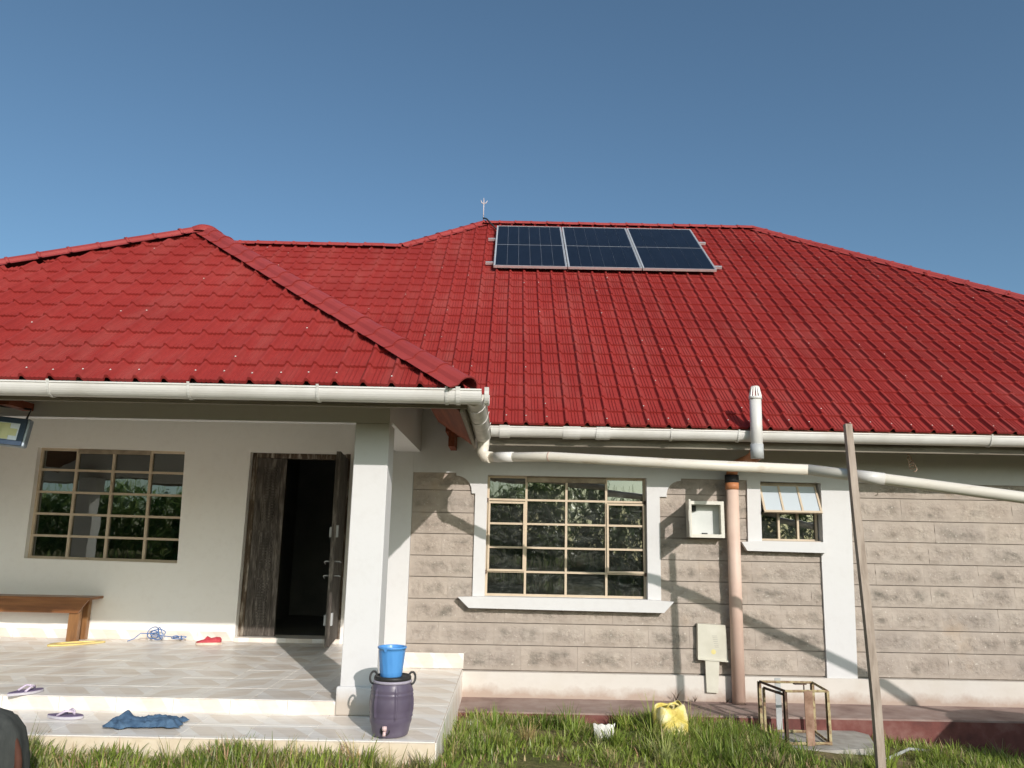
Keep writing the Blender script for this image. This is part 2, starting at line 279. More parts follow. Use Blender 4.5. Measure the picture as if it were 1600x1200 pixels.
# ------------------------------------------------------------------ mesh helpers
class MB:
    def __init__(s): s.v = []; s.f = []; s.sm = []
    def add(s, verts, faces, smooth=False):
        o = len(s.v); s.v += [tuple(q) for q in verts]
        for f in faces: s.f.append(tuple(i + o for i in f)); s.sm.append(smooth)
        return s
    def box(s, x0, x1, y0, y1, z0, z1, mtx=None):
        vs_ = [Vector(q) for q in ((x0, y0, z0), (x1, y0, z0), (x1, y1, z0), (x0, y1, z0), (x0, y0, z1), (x1, y0, z1), (x1, y1, z1), (x0, y1, z1))]
        if mtx: vs_ = [mtx @ q for q in vs_]
        return s.add(vs_, [(0, 3, 2, 1), (4, 5, 6, 7), (0, 1, 5, 4), (1, 2, 6, 5), (2, 3, 7, 6), (3, 0, 4, 7)])
    def bbox(s, x0, x1, y0, y1, z0, z1, bev=.005, mtx=None):
        bm = bmesh.new(); bmesh.ops.create_cube(bm, size=1)
        for q in bm.verts: q.co = Vector(((x0 + x1) / 2 + q.co.x * (x1 - x0), (y0 + y1) / 2 + q.co.y * (y1 - y0), (z0 + z1) / 2 + q.co.z * (z1 - z0)))
        bmesh.ops.bevel(bm, geom=bm.edges[:], offset=bev, segments=2, profile=.5, affect='EDGES')
        bm.verts.index_update()
        vs_ = [(mtx @ q.co if mtx else q.co.copy()) for q in bm.verts]
        s.add(vs_, [[q.index for q in f.verts] for f in bm.faces]); bm.free(); return s
    def bar(s, a, b_, wd, th, upv=(0, 0, 1)):
        a = Vector(a); b_ = Vector(b_); d = (b_ - a); L = d.length; d.normalize(); u = Vector(upv)
        if abs(d.dot(u)) > .95: u = Vector((0, 1, 0))
        x = d.cross(u).normalized(); z = x.cross(d).normalized()
        mtx = Matrix(((x.x, d.x, z.x, a.x), (x.y, d.y, z.y, a.y), (x.z, d.z, z.z, a.z), (0, 0, 0, 1)))
        return s.box(-wd / 2, wd / 2, 0, L, -th / 2, th / 2, mtx)
    def tube(s, path, r, seg=14, cap=True, smooth=True):
        path = [Vector(q) for q in path]; rs = r if isinstance(r, (list, tuple)) else [r] * len(path)
        rings = []; prev = None
        for i, q in enumerate(path):
            d = (path[min(i + 1, len(path) - 1)] - path[max(i - 1, 0)]).normalized()
            if prev is None:
                u = Vector((0, 0, 1)) if abs(d.z) < .9 else Vector((1, 0, 0)); x = d.cross(u).normalized()
            else: x = (prev - d * prev.dot(d)).normalized()
            prev = x; y = d.cross(x)
            rings.append([q + (x * math.cos(t) + y * math.sin(t)) * rs[i] for t in [2 * math.pi * k / seg for k in range(seg)]])
        vs_ = [q for rg in rings for q in rg]; fs = []
        for i in range(len(rings) - 1):
            for k in range(seg):
                a = i * seg + k; b_ = i * seg + (k + 1) % seg; fs.append((a, b_, b_ + seg, a + seg))
        s.add(vs_, fs, smooth)
        if cap:
            o = len(s.v) - len(vs_)
            s.f.append(tuple(o + k for k in range(seg))[::-1]); s.sm.append(False)
            s.f.append(tuple(o + (len(rings) - 1) * seg + k for k in range(seg))); s.sm.append(False)
        return s
    def lathe(s, prof, c=(0, 0, 0), seg=40, fn=None, smooth=True, mtx=None):
        vs_ = []; fs = []
        for r_, z_ in prof:
            for k in range(seg):
                t = 2 * math.pi * k / seg; rr = r_ + (fn(t, z_) if fn else 0)
                q = Vector((rr * math.cos(t), rr * math.sin(t), z_)); q = (mtx @ q) if mtx else q
                vs_.append(q + Vector(c))
        for i in range(len(prof) - 1):
            for k in range(seg):
                a = i * seg + k; b_ = i * seg + (k + 1) % seg; fs.append((a, b_, b_ + seg, a + seg))
        return s.add(vs_, fs, smooth)
    def prism(s, outer, y0, y1, holes=(), axis='Y'):
        loops = [list(outer)] + [list(h) for h in holes]
        def P(u, v, d): return {'Y': (u, d, v), 'Z': (u, v, d), 'X': (d, u, v)}[axis]
        flat = [q for L in loops for q in L]
        tri = tessellate_polygon([[Vector((q[0], q[1], 0)) for q in L] for L in loops])
        nn = len(flat)
        s.add([P(u, v, y0) for u, v in flat], tri); s.add([P(u, v, y1) for u, v in flat], [t[::-1] for t in tri])
        for L in loops:
            k = len(L)
            vs_ = [P(u, v, y0) for u, v in L] + [P(u, v, y1) for u, v in L]
            s.add(vs_, [(i, (i + 1) % k, (i + 1) % k + k, i + k) for i in range(k)])
        return s
    def mesh(s, name, fix=True):
        me = bpy.data.meshes.new(name); me.from_pydata(s.v, [], s.f); me.update()
        me.polygons.foreach_set('use_smooth', s.sm)
        if fix:
            bm = bmesh.new(); bm.from_mesh(me); bmesh.ops.recalc_face_normals(bm, faces=bm.faces); bm.to_mesh(me); bm.free()
        return me
WORLD = {}
def thing(name, label, cat, loc=(0, 0, 0), group=None, rz=0):
    o = bpy.data.objects.new(name, None); COL.objects.link(o); o.empty_display_size = .1
    o.location = loc; o.rotation_euler = (0, 0, rz)
    WORLD[o.name] = Matrix.Translation(loc) @ Matrix.Rotation(rz, 4, 'Z')
    o['label'] = label; o['category'] = cat
    if group: o['group'] = group
    return o
def obj(name, src, mat, parent=None, mtx=None, kind=None, label=None, fix=True):
    me = src.mesh(name, fix) if isinstance(src, MB) else src
    if mat and not me.materials: me.materials.append(M[mat])
    o = bpy.data.objects.new(name, me); COL.objects.link(o)
    mw = mtx or Matrix()
    if parent is not None:
        o.parent = parent; o.matrix_parent_inverse = WORLD[parent.name].inverted()
    o.matrix_basis = mw
    WORLD[o.name] = mw
    if kind: o['kind'] = kind
    if label: o['label'] = label
    return o
def single(name, src, mat, label, cat, group=None):
    o = obj(name, src, mat); o['label'] = label; o['category'] = cat
    if group: o['group'] = group
    return o
def T(x, y, z): return Matrix.Translation((x, y, z))
def gz(x, y):                                             # ground height
    e = .10 - max(0, min(x - 1.9, 2.8)) * .085
    t = max(0, min((-.68 - y) / 2.17, 1)); s_ = 1 - max(0, min((x + .4) / 1.6, 1)) * .62
    k = .20 * t * s_
    far = max(0, min((-y - 3.2) / 3.0, 1))
    return (e + k) * (1 - far) + .20 * far
# ================================================================== THE SETTING
xs = [-600, -200, -80, -30, -14, -9] + [-6 + .3 * i for i in range(44)] + [9, 14, 30, 80, 200, 600]
ys = [-600, -200, -80, -40, -24, -16, -12, -9.5] + [-8 + .3 * i for i in range(30)] + [1.5, 4, 8, 14, 30, 80, 200, 600]
vv = [(x, y, gz(x, y) + .012 * noise.noise(Vector((x * 1.7, y * 1.7, 0)))) for y in ys for x in xs]
nx = len(xs); ff = [(j * nx + i, j * nx + i + 1, (j + 1) * nx + i + 1, (j + 1) * nx + i) for j in range(len(ys) - 1) for i in range(nx - 1)]
g = MB(); g.add(vv, ff, True); o = obj('ground', g, 'ground', fix=False); o['kind'] = 'structure'

# ================================================================== HOUSE
house = thing('house', 'long white and grey stone house under red tiled hip roofs with a tiled porch', 'house', (1.5, 2, .1))
# ---------- stone wall with plaster trim
wall = MB()
HOLE_A = [(-.26, 1.09), (1.41, 1.09), (1.41, 2.34), (-.26, 2.34)]
HOLE_B = [(2.50, 1.67), (3.17, 1.67), (3.17, 2.33), (2.50, 2.33)]
wall.prism([(-.99, 0), (9.9, 0), (9.9, 3.25), (-.99, 3.25)], .020, .21, [HOLE_A, HOLE_B])
wall_o = obj('wall', wall, 'mortar', house)
LINES = [.428, .660, .868, 1.086, 1.296, 1.502, 1.716, 1.925, 2.150, 2.36]
def stone_mesh(k):
    rg = random.Random(k); NX, NZ = 11, 5
    vs_ = []
    for j in range(NZ + 1):
        for i in range(NX + 1):
            u, v = i / NX, j / NZ
            ez = min(v, 1 - v) * NZ; ex = min(u, 1 - u) * NX
            bulge = .007 * (1 if ez >= 1 else .25)
            d = bulge + (.008 * noise.noise(Vector((u * 5 + k * 7.3, v * 3, k))) + .006 * noise.noise(Vector((u * 13 + k, v * 7, k * 3.1)))) * (1 if ez >= 1 else .35)
            vs_.append((u, -d, v))
    fs = [(j * (NX + 1) + i, j * (NX + 1) + i + 1, (j + 1) * (NX + 1) + i + 1, (j + 1) * (NX + 1) + i) for j in range(NZ) for i in range(NX)]
    b0 = len(vs_); cs = [0, NX, (NX + 1) * (NZ + 1) - 1, (NX + 1) * NZ]
    vs_ += [(vs_[c][0], .03, vs_[c][2]) for c in cs]
    rows = [[i for i in range(NX + 1)], [j * (NX + 1) + NX for j in range(NZ + 1)], [NZ * (NX + 1) + NX - i for i in range(NX + 1)], [(NZ - j) * (NX + 1) for j in range(NZ + 1)]]
    for q in range(4):
        fs.append(tuple(rows[q][::-1]) + (b0 + q, b0 + (q + 1) % 4))
    mb = MB(); mb.add(vs_, fs); me = mb.mesh('stone_block'); me.materials.append(M['stone']); return me
stones = [stone_mesh(k) for k in range(9)]
for r_ in range(9):
    z0, z1 = LINES[r_] + .0035, LINES[r_ + 1] - .0035
    if r_ == 8: z1 = 2.345
    zc = (z0 + z1) / 2
    iv = [(-.985, -.30), (-.30, 1.46), (1.46, 2.44), (2.44, 3.23), (3.23, 5.9)]
    if zc > 1.06: iv = [(-.985, -.30), (1.46, 2.44), (3.23, 5.9)] if zc > 1.66 else [(-.985, -.30), (1.46, 3.23), (3.23, 5.9)]
    else: iv = [(-.985, 3.23), (3.23, 5.9)]
    for a, b_ in iv:
        x = a; first = True
        while x < b_ - .02:
            L = rng.uniform(.40, .66)
            if first and r_ % 2: L *= .6
            first = False
            if b_ - x - L < .16: L = b_ - x
            L = min(L, b_ - x)
            if not (3.13 < x and x + L < 3.40):
                obj('stone_block', rng.choice(stones), None, wall_o, T(x + .0007, rng.uniform(-.002, .002), z0) @ Matrix.Diagonal((L - .0014, 1, z1 - z0, 1)))
            x += L
# plaster band with shoulders and jambs
def arc(cx, cz, r_, a0, a1, k=8): return [(cx + r_ * math.cos(R(a0 + (a1 - a0) * i / k)), cz + r_ * math.sin(R(a0 + (a1 - a0) * i / k))) for i in range(k + 1)]
outer = [(-.985, 3.2), (-.985, 2.325), (-.549, 2.328)] + arc(-.545, 2.139, .158, 90, 0) + [(-.385, 2.121), (-.350, 2.121), (-.350, 1.07), (1.508, 1.07), (1.514, 2.123), (1.588, 2.123)]
outer += arc(1.732, 2.139, .148, 180, 90) + [(1.732, 2.312), (2.402, 2.306), (2.388, 1.65), (3.115, 1.65), (3.098, .40), (3.392, .40), (3.448, 2.304), (9.9, 2.295), (9.9, 3.2)]
H1 = [(-.231, 1.121), (1.378, 1.118), (1.384, 2.309), (-.229, 2.310)]
H2 = [(2.528, 1.702), (3.140, 1.703), (3.152, 2.294), (2.536, 2.300)]
trim = MB(); trim.prism(outer, -.028, .019, [H1, H2]); obj('plaster_band', trim, 'plaster', house)
rv = MB()
for h_, big in ((H1, HOLE_A), (H2, HOLE_B)):
    rv.prism(big, .0195, .2, [h_])
obj('window_reveal', rv, 'plaster', house)
pl = MB(); pl.prism([(-.425, .10), (9.9, .10), (9.9, .418), (-.425, .418)], -.045, .019); pl_o = obj('plinth', pl, 'plinth', house)
bmx = bmesh.new(); bmx.from_mesh(pl_o.data); bmesh.ops.bevel(bmx, geom=[e for e in bmx.edges if all(v.co.z > .4 and v.co.y < 0 for v in e.verts)], offset=.012, segments=2, affect='EDGES'); bmx.to_mesh(pl_o.data); bmx.free()
# corner pier between porch and stone wall, rest of the shell
cp = MB(); cp.box(-1.22, -.986, -.03, .9, .3, 2.98); obj('corner_pier', cp, 'plaster', house)
DOOR = [(-2.965, .50), (-1.822, .50), (-1.822, 2.597), (-2.965, 2.597)]
PW = [(-5.375, 1.368), (-3.672, 1.345), (-3.715, 2.592), (-5.392, 2.606)]
pw = MB(); pw.prism([(-9, .3), (-1.221, .3), (-1.221, 3.25), (-9, 3.25)], .90, 1.12, [DOOR, PW]); pwall = obj('porch_wall', pw, 'porch_plaster', house)
sh = MB(); sh.box(-9.2, -9.0, .9, 8, 0, 3.2); sh.box(9.9, 10.1, 0, 8, 0, 3.2); sh.box(-9.2, 10.1, 8, 8.2, 0, 3.2); obj('rear_wall', sh, 'plaster', house)
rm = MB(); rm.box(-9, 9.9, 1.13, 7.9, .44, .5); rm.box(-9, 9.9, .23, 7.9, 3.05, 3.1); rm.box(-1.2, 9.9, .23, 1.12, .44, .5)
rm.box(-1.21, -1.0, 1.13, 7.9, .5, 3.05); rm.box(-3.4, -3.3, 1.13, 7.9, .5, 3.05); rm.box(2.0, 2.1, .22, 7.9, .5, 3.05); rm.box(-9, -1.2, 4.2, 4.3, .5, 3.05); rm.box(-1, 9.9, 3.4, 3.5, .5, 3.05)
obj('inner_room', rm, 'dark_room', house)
# ---------- windows
def window(root_name, label, corners, cols, rows_, y, bar, gmat, head=None, sill=None):
    """steel casement: frame, glazing bars, one pane per light"""
    (x0, z0), (x1, z0b), (x1t, z1), (x0t, z1b) = corners
    f = MB(); Yf = y
    def pt(u, v): 
        a = Vector((x0, z0)).lerp(Vector((x1, z0b)), u); b_ = Vector((x0t, z1b)).lerp(Vector((x1t, z1)), u); return a.lerp(b_, v)
    W_ = x1 - x0; H_ = z1 - z0
    f.prism([(x0, z0), (x1, z0b), (x1t, z1), (x0t, z1b)], Yf - .016, Yf + .03, [[tuple(pt(u, v)) for u, v in ((bar / W_, bar / H_), (1 - bar / W_, bar / H_), (1 - bar / W_, 1 - bar / H_), (bar / W_, 1 - bar / H_))]])
    wo = obj('window', f, 'steel', house, label=label)
    for u in cols[1:-1]:
        a, b_ = pt(u, .01), pt(u, .99); q = MB(); q.bar((a.x, Yf, a.y), (b_.x, Yf, b_.y), bar, .034, (0, 1, 0)); obj('glazing_bar', q, 'steel', wo)
    for v in rows_[1:-1]:
        a, b_ = pt(.005, v), pt(.995, v); q = MB(); q.bar((a.x, Yf - .003, a.y), (b_.x, Yf - .003, b_.y), .034 if False else .030, bar * .9); obj('glazing_bar', q, 'steel', wo)
    for i in range(len(cols) - 1):
        for j in range(len(rows_) - 1):
            cs = [pt(cols[i + a], rows_[j + b_]) for a, b_ in ((0, 0), (1, 0), (1, 1), (0, 1))]
            tz = rng.uniform(-.0018, .0018); tx = rng.uniform(-.0015, .0015)
            q = MB(); q.add([(c.x, Yf + .008 + (tz if k in (0, 1) else -tz) + (tx if k in (0, 3) else -tx), c.y) for k, c in enumerate(cs)] + [(c.x, Yf + .0125 + (tz if k in (0, 1) else -tz) + (tx if k in (0, 3) else -tx), c.y) for k, c in enumerate(cs)], [(0, 1, 2, 3), (7, 6, 5, 4), (0, 4, 5, 1), (1, 5, 6, 2), (2, 6, 7, 3), (3, 7, 4, 0)])
            obj('pane', q, gmat, wo)
    return wo, pt
wa, ptA = window('window', 'wide steel window with smeared panes in white plaster surround', H1, [0, .247, .5, .752, 1], [0, .199, .398, .596, .797, 1], .07, .022, 'glass_dirty')
q = MB(); q.bbox(.17, .98, .045, .09, 2.25, 2.308, .004); obj('head_board', q, 'window_wood', wa)
for x in (-.232, 1.372):
    for z in (2.063, 1.352):
        q = MB(); q.bbox(x - .012, x + .016, .018, .07, z - .018, z + .018, .004); obj('hinge', q, 'rust_dark', wa)
for x0_, x1_, z0_, z1_ in ((-.215, .16, 1.36, 2.05), (.985, 1.372, 1.36, 2.05)):   # opening casements stand proud
    q = MB()
    q.prism([(x0_, z0_), (x1_, z0_), (x1_, z1_), (x0_, z1_)], .034, .055, [[(x0_ + .02, z0_ + .02), (x1_ - .02, z0_ + .02), (x1_ - .02, z1_ - .02), (x0_ + .02, z1_ - .02)]]); obj('casement', q, 'steel', wa)
q = MB(); q.prism([(-.488, 1.112), (-.380, 1.012), (1.520, .999), (1.618, 1.104), (1.40, 1.118), (-.26, 1.121)], -.105, -.0285); so = obj('sill', q, 'plaster', wa)
wb, ptB = window('window', 'large cream steel window on the shaded porch wall', PW, [0, .253, .502, .757, 1], [0, .205, .40, .597, .80, 1], .985, .028, 'glass')
q = MB(); q.bbox(-4.96, -4.13, .955, .99, 2.548, 2.597, .004); obj('head_board', q, 'window_wood', wb)
H2d = [(2.54, 1.708), (3.128, 1.709), (3.140, 2.288), (2.546, 2.294)]
wc, ptC = window('window', 'small window with its upper frosted sash propped open', H2d, [0, .335, .665, 1], [0, .5], .09, .020, 'glass_dirty')
# open top-hung sash
q = MB(); sash_top = Vector((2.84, .075, 2.275)); tilt = R(27)
SM = Matrix.Translation(sash_top) @ Matrix.Rotation(-tilt, 4, 'X')
Ls = .325
q.box(-.292, .292, -.012, .012, -.02, 0, SM); q.box(-.292, .292, -.012, .012, -Ls, -Ls + .022, SM)
for x in (-.292, -.104, .088, .272): q.box(x, x + .020, -.0115, .0115, -Ls + .002, -.002, SM)
obj('sash', q, 'steel', wc)
for x in (-.188, .004, .19):
    q = MB(); q.box(x - .092, x + .092, -.003, .003, -Ls + .01, -.01, SM); obj('pane', q, 'frost', wc)
q = MB(); q.bbox(2.55, 3.135, .05, .1, 2.268, 2.295, .003); obj('head_board', q, 'window_wood', wc)
q = MB(); q.prism([(2.305, 1.690), (2.358, 1.606), (3.145, 1.598), (3.150, 1.690), (3.10, 1.702), (2.53, 1.703)], -.095, -.0285); obj('sill', q, 'plaster', wc)
# ---------- door
do = MB()
do.box(-2.965, -2.905, .99, 1.10, .575, 2.597); do.box(-1.882, -1.822, .93, 1.05, .575, 2.597); do.box(-2.905, -1.882, .985, 1.095, 2.54, 2.597)
door = obj('door', do, 'door_frame', house, label='dark carved double door with one leaf swung out')
def leaf(L, wd, name, y):
    q = MB(); q.box(0, wd, -.022, .022, 0, L)
    s_ = .06
    for z0_, z1_ in ((.10, .62), (.70, 1.14), (1.22, L - .1)):
        q.prism([(s_, z0_), (wd - s_, z0_), (wd - s_, z1_), (s_, z1_)], -.032, -.0221, [[(s_ + .022, z0_ + .022), (wd - s_ - .022, z0_ + .022), (wd - s_ - .022, z1_ - .022), (s_ + .022, z1_ - .022)]])
        k = 0; z = z0_ + .05
        while z < z1_ - .05:
            q.box(s_ + .04 + .012 * (k % 2), wd - s_ - .04 - .012 * ((k + 1) % 2), -.030 - .004 * (k % 3), -.0221, z, z + .012); z += .031; k += 1
    return q
obj('leaf', leaf(1.955, .335, 'leaf', 0), 'door', door, T(-2.904, 1.02, .582))
LM = T(-1.862, .93, .60) @ Matrix.Rotation(R(-97.5), 4, 'Z') @ Matrix.Scale(-1, 4, (1, 0, 0)) @ Matrix.Rotation(R(180), 4, 'Z')
# right leaf swung outwards to the porch
LM = T(-1.872, .925, .60) @ Matrix.Rotation(R(-83.5), 4, 'Z')
obj('leaf', leaf(1.93, .86, 'leaf', 0), 'door', door, LM)
for z, hw in ((1.42, 1), (1.28, .6), (1.72, 0), (.86, 0)):
    q = MB()
    if hw: q.tube([LM @ Vector((.80, -.02, z - .6)), LM @ Vector((.80, -.075, z - .6)), LM @ Vector((.74, -.085, z - .61)), LM @ Vector((.70, -.08, z - .63))], .006, 8)
    else: q.box(.79, .84, -.045, -.02, z - .66, z - .56, LM)
    obj('handle', q, 'grey_pvc', door)
    q = MB()
    if hw: q.tube([LM @ Vector((.80, .02, z - .6)), LM @ Vector((.80, .07, z - .6)), LM @ Vector((.74, .08, z - .61))], .006, 8)
    else: q.box(.78, .845, .02, .04, z - .66, z - .54, LM)
    obj('handle', q, 'grey_pvc', door)
q = MB(); q.box(-2.965, -1.822, .885, 1.2, .5, .574); obj('threshold', q, 'ftile', door)
# ---------- porch floor, steps, tiles
ZF, ZT = .531, .438
pf = MB(); pf.box(-8.6, -1.0, -2.112, .9, .1, ZF - .004); pf.box(-8.6, -.428, -2.800, -2.112, .0, ZT - .004); pf.box(-1.0, -.428, -2.112, -.03, .0, ZT - .004)
pfo = obj('porch_floor', pf, 'grout', house)
TS = .40
def tile_mesh(wx, wy, wz, mat):
    q = MB(); q.bbox(-wx / 2, wx / 2, -wy / 2, wy / 2, -wz / 2, wz / 2, .0018); me = q.mesh('floor_tile'); me.materials.append(M[mat]); return me
full = tile_mesh(TS - .004, TS - .004, .008, 'ftile')
cache = {}
def ftile(x0, x1, y0, y1, z, rot=0):
    k = (round(x1 - x0, 3), round(y1 - y0, 3))
    if k not in cache: cache[k] = tile_mesh(k[0] - .0028, k[1] - .0028, .008, 'ftile')
    obj('floor_tile', cache[k], None, pfo, T((x0 + x1) / 2, (y0 + y1) / 2, z - .004 + rng.uniform(-.0006, .0006)) @ Matrix.Rotation(rot, 4, 'Z'))
y = -2.112; j = 0
while y < .9 - .02:
    y1 = min(y + TS, .9); x = -1.0; 
    while x > -7.2:
        ftile(x - TS, x, y, y1, ZF, rng.choice((0, 0, math.pi / 2, math.pi, -math.pi / 2)) if y1 - y > .39 else 0); x -= TS
    y = y1; j += 1
x = -.430
for k in range(18):
    for y0, y1 in ((-2.80, -2.46), (-2.46, -2.120)): ftile(x - TS, x, y0, y1, ZT, math.pi if k % 2 else 0)
    x -= TS
y = -2.120
while y < -.04:
    y1 = min(y + TS, -.036)
    ftile(-.83, -.430, y, y1, ZT); ftile(-.995, -.83, y, y1, ZT); y = y1
rt_ = tile_mesh(TS - .004, .008, ZF - ZT - .004, 'rtile'); rt_.name = 'riser_tile'
for k in range(16): obj('riser_tile', rt_, None, pfo, T(-1.0 - TS * (k + .5) - .13, -2.117, (ZF + ZT) / 2 - .003))
q = tile_mesh(.13 - .004, .008, ZF - ZT - .004, 'rtile'); obj('riser_tile', q, None, pfo, T(-1.065, -2.117, (ZF + ZT) / 2 - .003))
q = tile_mesh(.008, .52 - .004, ZF - ZT - .004, 'stile')
for k in range(4): obj('riser_tile', q, None, pfo, T(-.995, -2.112 + .52 * (k + .5), (ZF + ZT) / 2 - .003))
q = tile_mesh(.008, .345 - .004, .36, 'stile')
for k in range(8): obj('side_tile', q, None, pfo, T(-.424, -2.80 + .345 * (k + .5), ZT - .186))
q = MB(); q.box(-8.6, -.428, -2.806, -2.8005, .0, ZT - .010); obj('step_front', q, 'riser', house)
sk = tile_mesh(TS - .004, .008, .098, 'rtile'); sk.name = 'skirting_tile'
for k in range(10): obj('skirting_tile', sk, None, pfo, T(-2.97 - TS * (k + .5), .895, ZF + .05))
q = tile_mesh(.30 - .004, .008, .142, 'rtile')
for k in range(2): obj('skirting_tile', q, None, pfo, T(-.985 + .28 * (k + .5), -.034 - .0, ZT + .073))
# ---------- porch column, beams, ceiling
def column(x0, x1):
    q = MB(); q.bbox(x0, x1, -2.118, -1.858, ZF + .001, 2.505, .006); co = obj('column', q, 'column', house)
    q = MB(); q.bbox(x0 - .022, x1 + .022, -2.140, -1.836, ZT + .002, ZF + .10, .012); obj('column_base', q, 'column', co)
column(-1.171, -.915); column(-6.55, -6.29)
q = MB(); q.box(-8.6, -.915, -2.118, -2.02, 2.5055, 3.02); obj('front_beam', q, 'plaster', house)
q = MB(); q.box(-1.171, -.917, -2.019, -.031, 2.53, 2.98); obj('side_beam', q, 'plaster', house)
q = MB(); q.box(-8.6, -1.40, -1.70, .899, 3.20, 3.24); obj('porch_ceiling', q, 'porch_plaster', house)

# ================================================================== ROOFS
PT = R(40); TAN = math.tan(PT)
YM, ZM = -.75, 2.72            # main eave (tile edge)
YP, ZP = -2.80, 2.652          # porch eave
def main_z(y): return ZM + (y - YM) * TAN
def porch_z(y): return ZP + (y - YP) * TAN
AP = Vector((-3.226, -.324, porch_z(-.324)))      # porch apex
XR = -.33                                       # porch right eave
KR = (AP.z - ZP) / (XR - AP.x)                  # right slope rise
XL = -6.91
RY = 4.13; RZ = main_z(RY); LY = 3.14; LZ = main_z(LY)
RX0, RX1, LX = -.530, 3.94, -1.727
EX = RX1 + (RY - YM) * 1.25                     # right end of main eave
def valley_y(x): return (ZP + (XR - x) * KR - ZM) / TAN + YM
# plan polygons
POLY_MAIN = [(EX, YM), (RX1, RY), (RX0, RY), (LX, LY), (-4.75, LY), (-4.75, valley_y(AP.x)), (AP.x, valley_y(AP.x)), (XR, valley_y(XR)), (XR, YM)]
POLY_PORCH = [(XR, YP), (AP.x, AP.y), (XL, YP)]
# underlay sheets
def under(poly, zf, name, parent=None, off=-.012, th=.02):
    q = MB(); k = len(poly)
    vs_ = [(x, y, zf(x, y) + off) for x, y in poly] + [(x, y, zf(x, y) + off - th) for x, y in poly]
    tri = tessellate_polygon([[Vector((x, y, 0)) for x, y in poly]])
    q.add(vs_, [t for t in tri] + [tuple(i + k for i in t[::-1]) for t in tri] + [(i, (i + 1) % k, (i + 1) % k + k, i + k) for i in range(k)])
    return obj(name, q, 'under', house)
roof_m = under(POLY_MAIN, lambda x, y: main_z(y), 'main_roof')
roof_p = under(POLY_PORCH, lambda x, y: porch_z(y), 'porch_roof')
RIDGE_END = valley_y(AP.x)
def right_z(x, y): return ZP + (XR - x) * KR
under([(XR, YP), (XR, valley_y(XR)), (AP.x, RIDGE_END), (AP.x, AP.y)], right_z, 'porch_roof_side')
KL = (AP.z - ZP) / (AP.x - XL)
under([(XL, YP), (AP.x, AP.y), (AP.x, RIDGE_END), (XL, RIDGE_END)], lambda x, y: ZP + (x - XL) * KL, 'porch_roof_side')
# back and ends of the main roof
q = MB()
q.add([(EX, YM, ZM - .02), (RX1, RY, RZ - .02), (EX, RY + RY - YM, ZM)], [(0, 1, 2)])
q.add([(RX1, RY, RZ - .02), (RX0, RY, RZ - .02), (-1.6, 9.8, ZM), (EX, 2 * RY - YM, ZM)], [(0, 1, 2, 3)])
q.add([(RX0, RY, RZ - .02), (LX, LY, LZ - .02), (-1.6, 9.8, ZM)], [(0, 1, 2)])
q.add([(LX, LY, LZ - .02), (-4.75, LY, LZ - .02), (-9.2, 8.2, ZM), (-1.6, 8.2, ZM)], [(0, 1, 2, 3)]); q.add([(-4.75, LY, LZ - .02), (-4.75, 1.7, ZM + 1.9), (-9.2, 1.7, ZM), (-9.2, 8.2, ZM)], [(0, 1, 2, 3)])
obj('rear_roof', q, 'tile', house)

# pressed tile sheets: one tile = one wave x one step
TW, TL = .190, .250
PROF = [(0, 0), (.007, .010), (.016, .028), (.025, .031), (.036, .028), (.047, .010), (.056, 0), (.078, 0), (.085, .0075), (.092, 0), (.108, 0), (.115, .0075), (.122, 0), (.138, 0), (.145, .0075), (.152, 0), (.19, 0)]
LIP = .021
def tile_geo():
    k = len(PROF)
    vs_ = [(u, 0, h - .002) for u, h in PROF] + [(u, 0, h + LIP) for u, h in PROF] + [(u, TL + .012, h + .001) for u, h in PROF]
    fs = [(i, i + 1, i + 1 + k, i + k) for i in range(k - 1)] + [(i + k, i + 1 + k, i + 1 + 2 * k, i + 2 * k) for i in range(k - 1)]
    return vs_, fs
TV, TF = tile_geo()
tb = MB(); tb.add(TV, TF); tile_me = tb.mesh('roof_tile', fix=False); tile_me.materials.append(M['tile'])
def frame_mtx(o, ex, ev):
    ex = Vector(ex).normalized(); ev = Vector(ev).normalized(); nn = ex.cross(ev)
    return Matrix(((ex.x, ev.x, nn.x, o[0]), (ex.y, ev.y, nn.y, o[1]), (ex.z, ev.z, nn.z, o[2]), (0, 0, 0, 1)))
def inside(poly, x, y):
    c = False; j = len(poly) - 1
    for i in range(len(poly)):
        (xi, yi), (xj, yj) = poly[i], poly[j]
        if (yi > y) != (yj > y) and x < (xj - xi) * (y - yi) / (yj - yi) + xi: c = not c
        j = i
    return c
def proj(pnt):
    d = Vector(pnt) - Vector((0, -D_CAM, H_CAM)); z = d.dot(fw)
    return 512 + 768 * d.dot(rt) / z, 384 - 768 * d.dot(up) / z
rest_v, rest_f = [], []
cand = []
